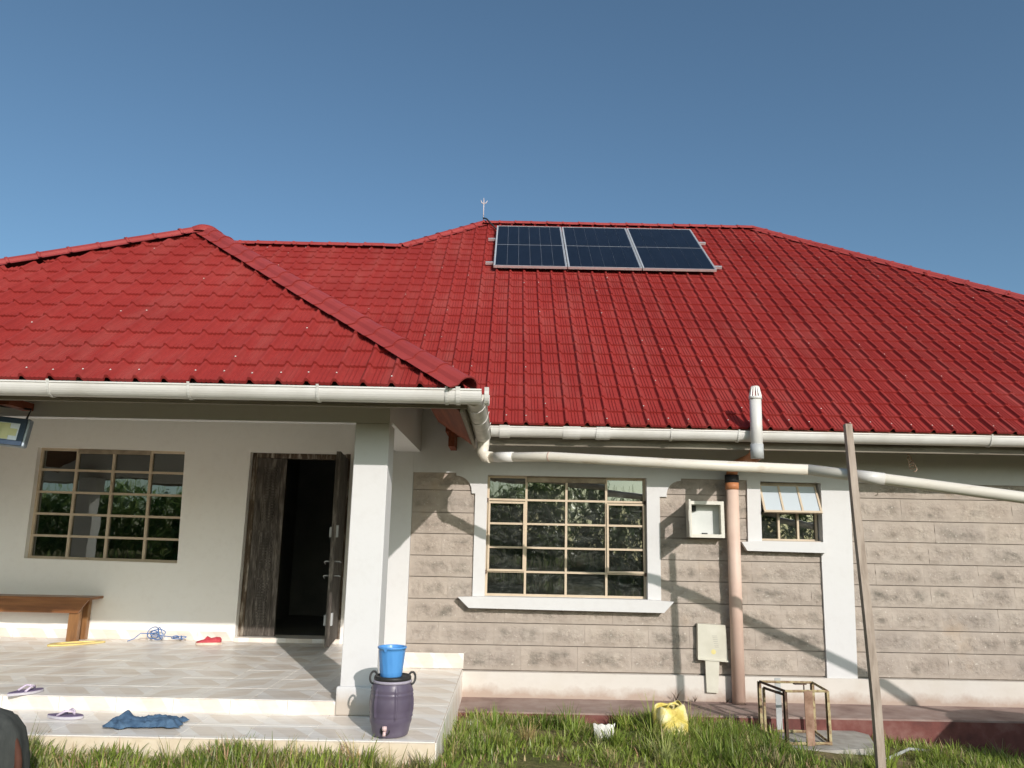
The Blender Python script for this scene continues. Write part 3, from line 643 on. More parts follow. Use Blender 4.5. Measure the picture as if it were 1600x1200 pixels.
def clip_tile(verts, poly, cen):
    bm = bmesh.new(); bv = [bm.verts.new(v) for v in verts]
    for f in TF: bm.faces.new([bv[i] for i in f])
    k = len(poly)
    for i in range(k):
        (ax, ay), (bx, by) = poly[i], poly[(i + 1) % k]
        d = Vector((bx - ax, by - ay)); L = d.length; d /= L
        r_ = Vector((cen[0] - ax, cen[1] - ay)); t = r_.dot(d); dist = d.x * r_.y - d.y * r_.x
        if abs(dist) > .25 or t < -.2 or t > L + .2: continue
        nrm = Vector((-d.y, d.x))
        mid = Vector((ax, ay)) + d * min(max(t, .05), L - .05)
        if not inside(poly, *(mid + nrm * .02)): nrm = -nrm
        bmesh.ops.bisect_plane(bm, geom=bm.verts[:] + bm.edges[:] + bm.faces[:], dist=1e-5, plane_co=(ax, ay, 0), plane_no=(nrm.x, nrm.y, 0), clear_inner=True)
    bm.verts.index_update(); o = len(rest_v)
    rest_v.extend([v.co[:] for v in bm.verts]); rest_f.extend([tuple(v.index + o for v in f.verts) for f in bm.faces]); bm.free()
def jit(cu, cv, seed):
    h = hash((cu // 5, cv // 7, seed)) % 1000 / 1000.0; h2 = hash((cu // 5 + 31, cv // 7 + 7, seed + 3)) % 1000 / 1000.0
    return (h - .5) * .012, (h2 - .5) * .007
def slope(origin, ex, ev, poly, nu0, nu1, nv, seed, pick):
    FM = frame_mtx(origin, ex, ev)
    for j in range(nv):
        for i in range(nu0, nu1):
            jv, jn = jit(i, j, seed)
            A = FM @ T(i * TW + (jv * .3), j * TL - .01 + jv, .004 + abs(jn) + .004 * ((i % 5) == 0))
            cs = [A @ Vector(q) for q in ((0, 0, 0), (TW, 0, 0), (TW, TL, 0), (0, TL, 0))]
            ins = [inside(poly, q.x, q.y + .012) if j == 0 else inside(poly, q.x, q.y) for q in cs]
            cen = A @ Vector((TW / 2, TL / 2, 0))
            if j == 0: ins = [inside(poly, q.x, q.y + .03) for q in cs]
            if not any(ins) and not inside(poly, cen.x, cen.y): continue
            if all(ins):
                pp = [proj(q) for q in cs]; ar = abs(sum(pp[k][0] * pp[(k + 1) % 4][1] - pp[(k + 1) % 4][0] * pp[k][1] for k in range(4))) / 2
                vis = all(0 < q[0] < 1024 for q in pp)
                cand.append((ar if (vis and pick) else 0, A, pick))
            else:
                if j == 0 and not (cs[0].x < XR or cs[1].x > EX - .3): 
                    pass
                clip_tile([A @ Vector(v) for v in TV], [(x, y - (.06 if abs(y - (YM if pick is roof_m else YP)) < 1e-6 and pick else 0)) for x, y in poly], cen)
c40, s40 = math.cos(PT), math.sin(PT)
slope((XR + .06, YM, ZM), (1, 0, 0), (0, c40, s40), POLY_MAIN, -46, 58, 29, 1, roof_m)
slope((XL, YP, ZP), (1, 0, 0), (0, c40, s40), POLY_PORCH, 0, 38, 15, 2, roof_p)
ca = math.atan(KR)
slope((XR, YP, ZP), (0, 1, 0), (-math.cos(ca), 0, math.sin(ca)), [(XR, YP), (XR, valley_y(XR)), (AP.x, RIDGE_END), (AP.x, AP.y)], 0, 26, 16, 3, None)
cand.sort(key=lambda c: -c[0])
for ar, A, par in cand[:300]: obj('roof_tile', tile_me, None, par, A)
for ar, A, par in cand[300:]:
    o_ = len(rest_v); rest_v.extend([(A @ Vector(v))[:] for v in TV]); rest_f.extend([tuple(i + o_ for i in f) for f in TF])
me = bpy.data.meshes.new('roof_tiling'); me.from_pydata(rest_v, [], rest_f); me.update(); me.materials.append(M['tile'])
obj('roof_tiling', me, None, house, kind='stuff')
# screws
q = MB()
def screw(A, u, v, hh):
    c0 = A @ Vector((u, v, hh)); nn = (A.to_3x3() @ Vector((0, 0, 1))); ax = A.to_3x3() @ Vector((1, 0, 0)); ay = nn.cross(ax)
    q.add([c0 + (ax * math.cos(t) + ay * math.sin(t)) * .0065 for t in [k * math.pi / 3 for k in range(6)]] + [c0 + nn * .006], [(k, (k + 1) % 6, 6) for k in range(6)])
for ar, A, par in cand:
    if par is None or ar <= 0: continue
    yy = A.translation.y; e0 = YP if par is roof_p else YM
    rown = round((A.translation.z - (ZP if par is roof_p else ZM)) / (TL * s40))
    pr = .80 if rown == 0 else (.16 if rown % 3 == 1 else .03)
    if rng.random() < pr: screw(A, .026 + rng.uniform(-.006, .006), .07 + rng.uniform(-.02, .02), .0515)
obj('roof_screws', q, 'screw', house, kind='stuff')
# ridge and hip caps
def cap_mesh():
    prof = [(-.150, -.055), (-.098, -.030)] + [(.088 * math.sin(R(a)), -.030 + .074 * math.cos(R(a)) - .0) for a in (-84, -60, -38, -18, 0, 18, 38, 60, 84)] + [(.098, -.030), (.150, -.055)]
    st = [(0, .94), (-.002, 1.09), (.018, 1.09), (.026, 1.01), (.255, .975), (.285, .965)]
    vs_ = [(x * s_, v, z * (s_ if z > 0 else 1) + (.004 if s_ > 1.04 else 0)) for v, s_ in st for x, z in prof]; k = len(prof)
    fs = [(j * k + i, j * k + i + 1, (j + 1) * k + i + 1, (j + 1) * k + i) for j in range(len(st) - 1) for i in range(k - 1)]
    mb = MB(); mb.add(vs_, fs, False); me = mb.mesh('ridge_cap', fix=False)
    me.materials.append(M['cap']); return me
cap_me = cap_mesh()
def caps(a, b_, parent, lift=.02, step=.262, both=False):
    a = Vector(a); b_ = Vector(b_); d = b_ - a; L = d.length; d.normalize(); nn = max(1, int(round(L / step))); st = L / nn
    xv = d.cross(Vector((0, 0, 1))).normalized(); zv = xv.cross(d)
    for i in range(nn):
        o = a + d * (i * st) + zv * (lift + rng.uniform(-.003, .003))
        A = Matrix(((xv.x, d.x, zv.x, o.x), (xv.y, d.y, zv.y, o.y), (xv.z, d.z, zv.z, o.z), (0, 0, 0, 1))) @ Matrix.Rotation(rng.uniform(-.012, .012), 4, 'Z') @ Matrix.Diagonal((1, st / .262, 1, 1))
        obj('ridge_cap', cap_me, None, parent, A)
E0 = Vector((XR + .03, YP - .03, ZP - .01))
caps(E0, AP + Vector((0, .02, .02)), roof_p, .035)
caps(Vector((-6.4, YP + 1.0 * (AP.y - YP) / (AP.x - XL), 0)) * 0 + Vector((-6.9, YP + (.5) * (AP.y - YP) / (AP.x - XL), porch_z(YP + .5 * (AP.y - YP) / (AP.x - XL)))), AP + Vector((0, .02, .02)), roof_p, .030)
caps((AP.x, RIDGE_END, AP.z), (AP.x, AP.y, AP.z), roof_p, .03)
q = MB(); q.lathe([(.16, -.05), (.15, .0), (.10, .035), (.0, .05)], (AP.x, AP.y + .02, AP.z + .035), 20); obj('hip_crown', q, 'cap', roof_p)
caps((RX0, RY, RZ), (RX1, RY, RZ), roof_m, .015)
caps((EX, YM, ZM), (RX1, RY, RZ), roof_m, .015)
caps((LX, LY, LZ), (RX0, RY, RZ), roof_m, .015)
caps((-4.70, LY, LZ), (LX, LY, LZ), roof_m, .015)
# ---------- fascias, gutters
q = MB(); q.box(-8.5, XR + .03, YP + .075, YP + .10, ZP - .125, ZP - .03); obj('fascia', q, 'fascia', house)
q = MB(); q.box(XR - .02, XR + .005, YP + .101, -.62, ZP - .150, ZP - .03); obj('fascia', q, 'fascia_y', house)
q = MB(); q.box(XR + .03, 10.3, YM + .075, YM + .10, ZM - .185, ZM - .03); obj('fascia', q, 'fascia', house)
def gutter_prof(r_=.064):
    out = [(r_ + .006, .004), (r_ + .006, .014), (r_ - .004, .014), (r_ - .003, 0)]
    inn = [(-(r_ - .004) * math.cos(R(a)) * -1, -(r_ - .004) * math.sin(R(a)) * 1.05) for a in range(0, 181, 15)]
    ou = [(r_ * math.cos(R(a)), -r_ * math.sin(R(a)) * 1.05) for a in range(180, -1, -15)]
    return inn, ou
def gutter(a, b_, front, name_parent=house, r_=.070, mat='pvc'):
    """half-round gutter from a to b; front = outward direction"""
    a = Vector(a); b_ = Vector(b_); fr = Vector(front); up_ = Vector((0, 0, 1))
    loop = [(r_ * math.cos(R(t)), -r_ * math.sin(R(t)) * 1.12) for t in range(0, 181, 12)] + [(-(r_ - .004), .004)] + [((r_ - .004) * math.cos(R(t)), -(r_ - .004) * math.sin(R(t)) * 1.12) for t in range(180, -1, -12)] + [(r_ - .006, .013), (r_ + .007, .013), (r_ + .007, .003)]
    k = len(loop); mb = MB()
    vs_ = [a + fr * u + up_ * v for u, v in loop] + [b_ + fr * u + up_ * v for u, v in loop]
    mb.add(vs_, [(i, (i + 1) % k, (i + 1) % k + k, i + k) for i in range(k)], False)
    # end caps
    for e in (a, b_):
        t = [e + fr * r_ * math.cos(R(s_)) + up_ * (-r_ * math.sin(R(s_)) * 1.12) for s_ in range(0, 181, 12)]
        mb.add(t, [tuple(range(len(t)))])
    return obj('gutter', mb, mat, name_parent)
def bracket(g_, c, front, along, wd=.018, r_=.0725, mat='pvc'):
    fr = Vector(front); al = Vector(along); c = Vector(c); pts = [(r_ + .008, .022)] + [(r_ * math.cos(R(t)), -r_ * math.sin(R(t)) * 1.12) for t in range(0, 181, 15)]
    mb = MB(); k = len(pts)
    for s_ in (1, 1.06):
        mb.v += [tuple(c + al * (dw * wd / 2) + fr * u * s_ + Vector((0, 0, v * s_))) for dw in (-1, 1) for u, v in pts]
    for i in range(k - 1):
        A_ = [i, i + 1, i + 1 + k, i + k]; B_ = [x + 2 * k for x in A_]
        mb.f += [tuple(A_), tuple(B_[::-1]), (A_[0], A_[1], B_[1], B_[0]), (A_[3], A_[2], B_[2], B_[3])]; mb.sm += [False] * 4
    return obj('bracket', mb, mat, g_)
GYP, GZP = YP - .018, ZP - .034
GYM, GZM = YM - .018, ZM - .044
g1 = gutter((-8.4, GYP, GZP), (-.20, GYP, GZP + .0), (0, -1, 0))
for x in (-3.055, -2.13, -1.28, -.43): bracket(g1, (x, GYP, GZP), (0, -1, 0), (1, 0, 0), mat='strap')
for x in (-.355, -.165):
    bracket(g1, (x, GYP, GZP), (0, -1, 0), (1, 0, 0), .03, .0720)
g2 = gutter((XR + .075, GYP + .04, GZP - .004), (XR + .075, -.90, GZP - .030), (1, 0, 0), mat='pvc_dark')
for y_ in (-2.55, -2.0, -1.45): bracket(g2, (XR + .075, y_, GZP - .012), (1, 0, 0), (0, 1, 0))
g3 = gutter((-.20, GYM, GZM + .004), (10, GYM, GZM - .004), (0, -1, 0))
for x in (-.10, -.02, .52, .60, .82, .88, 1.48, 4.43, 3.0 - .9): bracket(g3, (x, GYM, GZM), (0, -1, 0), (1, 0, 0), .022 if x in (.52, .6, .82, .88) else .016)
for x, wd in ((.56, .16), (.85, .13), (-.06, .09)): bracket(g3, (x, GYM, GZM), (0, -1, 0), (1, 0, 0), wd, .0715)
# rafter ends below the eaves
for x, y_, z_ in ((-.58, -.42, 2.70),):
    q = MB(); q.box(x - .06, x + .06, y_, y_ + .5, z_ - .01, z_ + .04); q.box(x - .03, x + .03, y_ + .02, y_ + .48, z_ - .15, z_ - .011); obj('rafter_end', q, 'rafter', house)
q = MB(); q.prism([(XR - .35, ZP + .08), (XR - .03, ZP - .13), (XR - .03, ZP - .03), (XR - .06, ZP + .08)], -2.65, -.75); obj('eave_board', q, 'rafter', house)
q = MB(); q.box(-3.68, -3.60, -2.42, -2.13, 2.545, 2.60); obj('rafter_end', q, 'rafter', house)
# twisted wire hanging under the eave
pts = [(3.86, -.42, 2.62), (3.862, -.42, 2.55)] + [(3.862 + .026 * math.sin(t * 2.1) + .003 * t, -.42 + .015 * math.cos(t * 1.7), 2.53 - .009 * t + .024 * math.cos(t * 2.1)) for t in [k * .35 for k in range(40)]]
single('hanging_wire', MB().tube(pts, .0045, 6), 'wire', 'twisted pinkish wire dangling under the eave right of the timber post', 'wire')

# ================================================================== roof equipment
n40 = Vector((0, -s40, c40)); e40 = Vector((0, c40, s40))
def on_main(x, v, off): return Vector((x, YM, ZM)) + e40 * v + n40 * off
PV0, PVL, PVW = 4.03, 1.87, 1.024
PX = [-.288, .750, 1.788]
labs = ['dark blue solar panel nearest the lightning rod, leftmost of three', 'middle dark blue solar panel of the three on the red roof', 'rightmost of the three dark blue solar panels on the red roof']
for k in range(3):
    o_ = on_main(PX[k], PV0, .115)
    SP = Matrix(((1, 0, 0, o_.x), (0, e40.y, n40.y, o_.y), (0, e40.z, n40.z, o_.z), (0, 0, 0, 1)))
    t = thing('solar_panel', labs[k], 'solar panel', tuple(o_), 'solar panels on the roof')
    q = MB(); fw_ = .013
    q.box(0, PVW, 0, fw_, -.03, .006, SP); q.box(0, PVW, PVL - fw_, PVL, -.03, .006, SP); q.box(0, fw_, fw_, PVL - fw_, -.03, .006, SP); q.box(PVW - fw_, PVW, fw_, PVL - fw_, -.03, .006, SP)
    obj('frame', q, 'alu', t)
    q = MB(); q.box(fw_, PVW - fw_, fw_, PVL - fw_, -.006, -.001, SP); obj('backsheet', q, 'backsheet', t)
    cw = (PVW - 2 * fw_ - .02) / 6; ch = (PVL - 2 * fw_ - .034) / 2
    for a in range(6):
        for b2 in range(2):
            x0_ = fw_ + .010 + a * cw; y0_ = fw_ + .006 + b2 * (ch + .020)
            q = MB(); q.box(x0_ + .0015, x0_ + cw - .0015, y0_, y0_ + ch, -.001, .0025, SP); obj('cell_string', q, 'cell', t)
for v, lb in ((PV0 + .24, 'lower aluminium rail under the solar panels'), (PV0 + 1.32, 'upper aluminium rail under the solar panels')):
    a = on_main(PX[0] - .12, v, .066); b_ = on_main(PX[2] + PVW + .13, v, .066)
    q = MB(); q.bar(a, b_, .04, .036, tuple(n40)); single('mounting_rail', q, 'alu', lb, 'rail', 'panel mounting rails')
rod = thing('lightning_rod', 'thin pale lightning rod with three prongs on the ridge', 'lightning rod', (RX0, RY, RZ + .1))
q = MB(); q.tube([(RX0, RY, RZ + .06), (RX0, RY, RZ + .44)], .007, 8); obj('mast', q, 'zinc', rod)
for dx, dz in ((-.05, .07), (0, .11), (.06, .06)):
    q = MB(); q.tube([(RX0, RY, RZ + .36), (RX0 + dx * .7, RY, RZ + .38), (RX0 + dx, RY, RZ + .36 + dz)], [.008, .009, .003], 8); obj('prong', q, 'zinc', rod)
q = MB(); q.tube([(RX0, RY - .02, RZ + .10), (RX0 + .06, RY - .12, RZ + .04), (RX0 + .17, RY - .25, RZ - .13), (RX0 + .24, RY - .4, RZ - .26)], .013, 8); obj('cable', q, 'black', rod)

# ================================================================== pipes
dp = thing('drain_pipe', 'long cream drain pipe sloping across the front from gutter to timber post', 'pipe', (-.25, -.98, 2.4))
P0 = Vector((-.245, -.985, 2.462))
path = [(-.245, -.985, 2.56)] + [tuple(P0 + Vector(q)) for q in ((0, 0, .03), (-.006, .006, -.03), (.02, -.012, -.07), (.07, -.05, -.083))]
q = MB(); q.tube(path, .052, 16); obj('elbow', q, 'pipe', dp)
line = [P0 + Vector((.05, -.035, -.080)), Vector((.33, -1.345, 2.362)), Vector((1.312, -1.655, 2.291)), Vector((2.316, -1.925, 2.235))]
q = MB(); q.tube(line, .041, 18); obj('pipe_length', q, 'pipe', dp)
q = MB(); q.tube([Vector((2.296, -1.919, 2.237)), Vector((2.828, -2.10, 2.156)), Vector((3.95, -2.52, 1.966)), Vector((4.75, -2.80, 1.80)), Vector((5.15, -2.90, 1.62)), Vector((5.30, -2.92, 1.40))], .042, 18); obj('pipe_length', q, 'pipe', dp)
def collar(a, b_, r_, mat='grey_pvc'): q = MB(); q.tube([a, b_], r_, 18); obj('collar', q, mat, dp)
def along(t): 
    a, b_ = Vector(line[0]), Vector(line[1]); return a.lerp(b_, t)
collar(along(.12), along(.42), .045, 'pvc'); collar(Vector((2.60, -2.0225, 2.1907)), Vector((2.80, -2.0905, 2.1603)), .0455, 'pvc')
collar(along(.99), along(1.01), .0415, 'soil')
sp_ = MB(); sp_.tube([(2.208, -.125, .19), (2.222, -.125, 2.33)], .062, 22); soil = obj('soil_pipe', sp_, 'soil', house)
q = MB(); q.tube([(2.220, -.125, 2.27), (2.222, -.125, 2.345)], .069, 22); obj('collar', q, 'black', soil)
q = MB(); q.tube([(2.222, -.125, 2.20), (2.222, -.125, 2.269)], .0665, 22); obj('collar', q, 'soil_dark', soil)
q = MB(); q.tube([(2.222, -.125, 2.346), (2.225, -.15, 2.40), (2.232, -.30, 2.43), (2.238, -.66, 2.44), (2.240, -.82, 2.46), (2.240, -.85, 2.50)], .056, 18); obj('offset_bend', q, 'soil_dark', soil)
vp = thing('vent_pipe', 'upright off-white vent pipe with slotted cap rising past the gutter', 'pipe', (2.24, -.862, 2.45))
VY = -.902
q = MB(); q.tube([(2.237, VY, 2.44), (2.243, VY, 2.99)], .053, 22); obj('pipe_length', q, 'pvc', vp)
q = MB(); q.tube([(2.237, VY, 2.43), (2.238, VY, 2.56)], .058, 22); obj('collar', q, 'grey_pvc', vp)
q = MB(); q.tube([(2.243, VY, 2.975), (2.243, VY, 3.0)], .059, 22); q.tube([(2.244, VY, 3.085), (2.244, VY, 3.097)], .036, 18)
for k in range(12):
    t = 2 * math.pi * k / 12; q.bar((2.243 + .054 * math.cos(t), VY + .054 * math.sin(t), 2.995), (2.244 + .033 * math.cos(t), VY + .033 * math.sin(t), 3.09), .012, .006)
obj('slotted_cap', q, 'pvc', vp)
# ---------- meter box with its windowed door standing open
mb_ = thing('meter_box', 'small white open meter box on the stone wall beside the pipe', 'meter box', (1.945, -.06, 1.72))
x0_, x1_, z0_, z1_ = 1.775, 2.125, 1.728, 2.078
q = MB(); q.box(x0_ + .02, x1_ - .02, -.022, -.012, z0_ + .02, z1_ - .02); obj('back_plate', q, 'box_inner', mb_)
q = MB(); q.prism([(x0_, z0_), (x1_, z0_), (x1_, z1_), (x0_, z1_)], -.125, -.0115, [[(x0_ + .018, z0_ + .018), (x1_ - .018, z0_ + .018), (x1_ - .018, z1_ - .018), (x0_ + .018, z1_ - .018)]])
q.prism([(x0_ - .003, z0_ - .003), (x1_ + .003, z0_ - .003), (x1_ + .003, z1_ + .003), (x0_ - .003, z1_ + .003)], -.14, -.1255, [[(x0_ + .03, z0_ + .03), (x1_ - .03, z0_ + .03), (x1_ - .03, z1_ - .03), (x0_ + .03, z1_ - .03)]])
obj('casing', q, 'box_white', mb_)
dm = T(x0_ + .004, -.142, 0) @ Matrix.Rotation(R(-101.5), 4, 'Z')
q = MB(); ang = [(0, z0_), (.345, z0_), (.345, z1_), (0, z1_)]; wn = [(.11, z0_ + .15), (.255, z0_ + .15), (.255, z0_ + .27), (.11, z0_ + .27)]
q.prism(ang, -.008, .008, [wn]); q.v = [tuple(dm @ Vector(v)) for v in q.v]; obj('door', q, 'box_white', mb_)
q = MB(); q.box(1.93, 1.98, -.05, -.0225, 1.752, 1.772); obj('breaker', q, 'black', mb_)
q = MB(); q.box(1.83, 1.87, -.05, -.0225, 1.985, 2.04); obj('breaker', q, 'black', mb_)
cb = thing('cable_cover', 'pale grey-green cable cover plate low on the wall beside the pipe', 'cable cover', (1.98, -.05, .27))
q = MB(); q.prism([(1.843, .585), (2.136, .568), (2.118, .893), (1.849, .903)], -.075, -.012); obj('cover_plate', q, 'cable_cover', cb)
q = MB(); q.prism([(1.840, .572), (2.140, .553), (2.139, .568), (1.841, .585)], -.09, -.05); obj('cover_lip', q, 'cable_cover', cb)
q = MB(); q.prism([(1.918, .275), (2.026, .271), (2.048, .570), (1.912, .578)], -.080, -.047); obj('cable_duct', q, 'cable_cover', cb)
for k in range(7): 
    q = MB(); q.box(1.985 + .004 * k, 2.035 + .002 * k, -.0765, -.0752, .79 - .017 * k, .794 - .017 * k); obj('slot', q, 'concrete', cb)
q = MB(); q.lathe([(.024, 0), (0, 0)], (0, 0, 0), 12, None, False, T(1.995, -.0762, .645) @ Matrix.Rotation(R(90), 4, 'X')); obj('sticker', q, 'sticker', cb)
# ---------- leaning timber post
q = MB()
pth = [(2.556, -2.080, 2.573), (2.572, -2.085, 1.91), (2.594, -2.10, 1.2), (2.602, -2.12, .6), (2.60, -2.13, -.25)]
wdt = [(.050, .045), (.054, .048), (.056, .048), (.056, .048), (.054, .046)]
rings = []
for (x, y_, z_), (a, b_) in zip(pth, wdt): rings.append([(x - a / 2, y_ - b_ / 2, z_), (x + a / 2, y_ - b_ / 2, z_), (x + a / 2, y_ + b_ / 2, z_), (x - a / 2, y_ + b_ / 2, z_)])
vs_ = [p_ for r_ in rings for p_ in r_]; q.add(vs_, [(0, 1, 2, 3), tuple(16 + i for i in range(4))[::-1]] + [(i * 4 + k, i * 4 + (k + 1) % 4, (i + 1) * 4 + (k + 1) % 4, (i + 1) * 4 + k) for i in range(4) for k in range(4)])
single('timber_post', q, 'post', 'tall grey weathered timber post standing in the grass, propping the drain pipe', 'post')
# ================================================================== apron and concrete slab
ap = MB(); ap.box(-.424, 10, -.66, -.046, -.4, .186); apo = obj('apron', ap, 'apron'); apo['kind'] = 'structure'
q = MB(); q.box(-.424, 10, -.667, -.6605, -.4, .172); o = obj('apron_front', q, 'apron_red', apo)
q = MB()
ol = [(2.06, -1.30), (2.62, -1.34), (2.98, -1.24), (3.12, -.80), (3.05, -.668), (2.12, -.668)]
q.prism(ol, -.3, .085, axis='Z'); cs_ = obj('concrete_slab', q, 'concrete'); cs_['kind'] = 'structure'
# ================================================================== porch things
bn = thing('bench', 'brown varnished wooden bench against the porch wall', 'bench', (-5.2, .62, ZF))
q = MB(); q.bbox(-6.4, -4.43, .60, .885, .957, .985, .006); obj('seat', q, 'bench', bn)
q = MB(); q.prism([(-6.36, .957), (-4.455, .957), (-4.55, .822), (-6.30, .822)], .615, .64); obj('apron_board', q, 'bench', bn)
for x in (-4.60, -6.25):
    for y_ in (.642, .815):
        q = MB(); q.bbox(x - .055, x + .055, y_ - .03 + .03, y_ + .03 + .03, ZF + .001, .956, .004); obj('leg', q, 'bench_leg', bn)
fl = thing('flood_light', 'grey floodlight with pale yellow led plate hanging under the porch eave', 'floodlight', (-3.75, -2.3, 2.48))
FLM = T(-3.76, -2.33, 2.375) @ Matrix.Rotation(R(4), 4, 'Y') @ Matrix.Rotation(R(-6), 4, 'X') @ Matrix.Rotation(R(8), 4, 'Z')
q = MB(); q.bbox(-.25, .25, -.01, .055, -.105, .105, .012, FLM); obj('housing', q, 'lamp_body', fl)
q = MB(); ofr = [(-.235, -.098), (.235, -.098), (.235, .098), (-.235, .098)]; ifr = [(-.195, -.062), (.195, -.062), (.195, .062), (-.195, .062)]
q.prism(ofr, -.022, -.0105, [ifr]); q.v = [tuple(FLM @ Vector(v)) for v in q.v]; obj('bezel', q, 'lamp_dark', fl)
q = MB(); q.box(-.195, .195, -.0125, -.0105, -.062, .062, FLM); obj('reflector', q, 'lamp_refl', fl)
for x in (-.09, .05, .10):
    q = MB(); q.box(x - .028, x + .028, -.016, -.0126, -.058, .058, FLM); obj('led_plate', q, 'led', fl)
for x in (-.14, .0, .15):
    q = MB(); q.box(x - .03, x + .03, -.0155, -.0127, -.03, .022, FLM); obj('led_plate', q, 'led', fl)
q = MB(); q.tube([FLM @ Vector((-.2, .03, .10)), FLM @ Vector((-.2, .06, .19)), FLM @ Vector((.2, .06, .19)), FLM @ Vector((.2, .03, .10))], .008, 8); q.tube([FLM @ Vector((0, .06, .19)), (-3.72, -2.16, 2.60)], .007, 8); obj('hanger', q, 'black', fl)
# drum and bucket
CX, CY = -.728, -2.648
dr = thing('water_drum', 'dark purple plastic drum with tap standing on the porch step', 'drum', (CX, CY, ZT))
prof = [(.0, .004), (.100, .004), (.110, .010), (.116, .03), (.124, .07), (.130, .085), (.133, .10), (.1305, .115), (.134, .122), (.1365, .13), (.134, .138), (.1385, .16), (.140, .19), (.1385, .225), (.134, .246), (.1365, .252), (.134, .258), (.131, .265), (.1345, .274), (.131, .284), (.127, .30), (.119, .318), (.112, .328), (.112, .336)]
def ribs(t, z):
    a = (t * 6 / (2 * math.pi) + .15) % 1
    return (.006 if min(a, 1 - a) < .045 else -.003) if .118 < z < .29 else 0
q = MB(); q.lathe(prof, (CX, CY, ZT), 132, ribs); obj('body', q, 'drum', dr)
q = MB(); q.lathe([(.112, .318), (.122, .319), (.124, .326), (.122, .334), (.11, .336)], (CX, CY, ZT), 48); obj('clamp_ring', q, 'drum_ring', dr)
q = MB(); q.lathe([(.110, .336), (.118, .337), (.119, .350), (.114, .360), (.104, .361), (.102, .352), (.0, .352)], (CX, CY, ZT), 48); obj('lid', q, 'drum_lid', dr)
for s_ in (-1, 1):
    q = MB(); pts = [(CX + s_ * (.123 + .022 * math.sin(t)), CY + .045 * math.cos(t) * .35, ZT + .345 + .034 * math.cos(t)) for t in [k * 2 * math.pi / 16 for k in range(17)]]
    q.tube(pts, .007, 8, False); obj('handle', q, 'drum_lid', dr)
ty = CY - .122
q = MB(); q.lathe([(.032, 0), (.030, .01), (.022, .012)], (0, 0, 0), 20, None, True, T(CX - .015, ty + .012, ZT + .052) @ Matrix.Rotation(R(90), 4, 'X')); obj('tap_recess', q, 'drum_lid', dr)
q = MB(); q.tube([(CX - .015, ty + .01, ZT + .048), (CX - .015, ty - .03, ZT + .048), (CX - .015, ty - .038, ZT + .030)], .010, 10); q.lathe([(.0, .02), (.014, .018), (.016, .004), (.014, -.006), (0, -.008)], (CX - .015, ty - .03, ZT + .066), 16); obj('tap', q, 'tap', dr)
bk = thing('bucket', 'bright blue plastic bucket standing on the drum lid', 'bucket', (CX - .012, CY, ZT + .353))
q = MB(); BX = CX - .012; BZ = ZT + .353
wav = lambda t, z: .0016 * math.sin(t * 14 + 18 * z) if .02 < z < .15 else 0
q.lathe([(.0, 0), (.066, 0), (.069, .004), (.0715, .03), (.0745, .06), (.078, .09), (.081, .12), (.0845, .155), (.0865, .170), (.0925, .172), (.094, .178), (.092, .183), (.086, .184), (.083, .178), (.079, .12), (.073, .06), (.066, .010), (0, .008)], (BX, CY, BZ), 56, wav); obj('body', q, 'bucket', bk)
q = MB(); q.add([(BX - .045, CY - .078, BZ + .170), (BX - .02, CY - .089, BZ + .170), (BX - .024, CY - .094, BZ + .160), (BX - .034, CY - .090, BZ + .155), (BX - .045, CY - .082, BZ + .184), (BX - .02, CY - .093, BZ + .184)], [(0, 3, 2, 1), (0, 1, 5, 4), (1, 2, 5), (0, 4, 3), (2, 3, 4, 5)]); obj('spout', q, 'bucket', bk)
# footwear and cloth
def outline(L, wd, k=20):
    pts = []
    for i in range(k):
        t = 2 * math.pi * i / k; x = L / 2 * math.cos(t); ww = wd / 2 * (1 + .22 * math.cos(t) - .18 * math.cos(2 * t)) ; pts.append((x, ww * math.sin(t)))
    return pts
def flipflop(loc, rz, label, tilt=0, L=.255):
    t = thing('flip_flop', label, 'sandal', loc, 'lilac and purple flip-flops on the steps')
    A = Matrix.Translation(loc) @ Matrix.Rotation(rz, 4, 'Z') @ Matrix.Rotation(tilt, 4, 'X')
    for nm, z0_, z1_, mt_, sc_ in (('sole', 0, .016, 'sandal_side', 1), ('footbed', .0161, .020, 'sandal', .985)):
        q = MB(); q.prism([(x * sc_, y_ * sc_) for x, y_ in outline(L, .095)], z0_, z1_, axis='Z'); q.v = [tuple(A @ Vector(v)) for v in q.v]; obj(nm, q, mt_, t)
    for s_ in (-1, 1):
        q = MB(); q.tube([A @ Vector((.065, 0, .02)), A @ Vector((.055, s_ * .012, .045)), A @ Vector((.02, s_ * .034, .05)), A @ Vector((-.03, s_ * .043, .02))], [.004, .006, .008, .008], 8); obj('strap', q, 'strap_lilac', t)
flipflop((-2.945, -2.36, ZT + .003), R(-6), 'grey-purple flip-flop lying sideways on the lower porch step')
flipflop((-3.40, -2.075, ZF + .003), R(62), 'purple flip-flop overhanging the upper porch step edge at far left', 0)
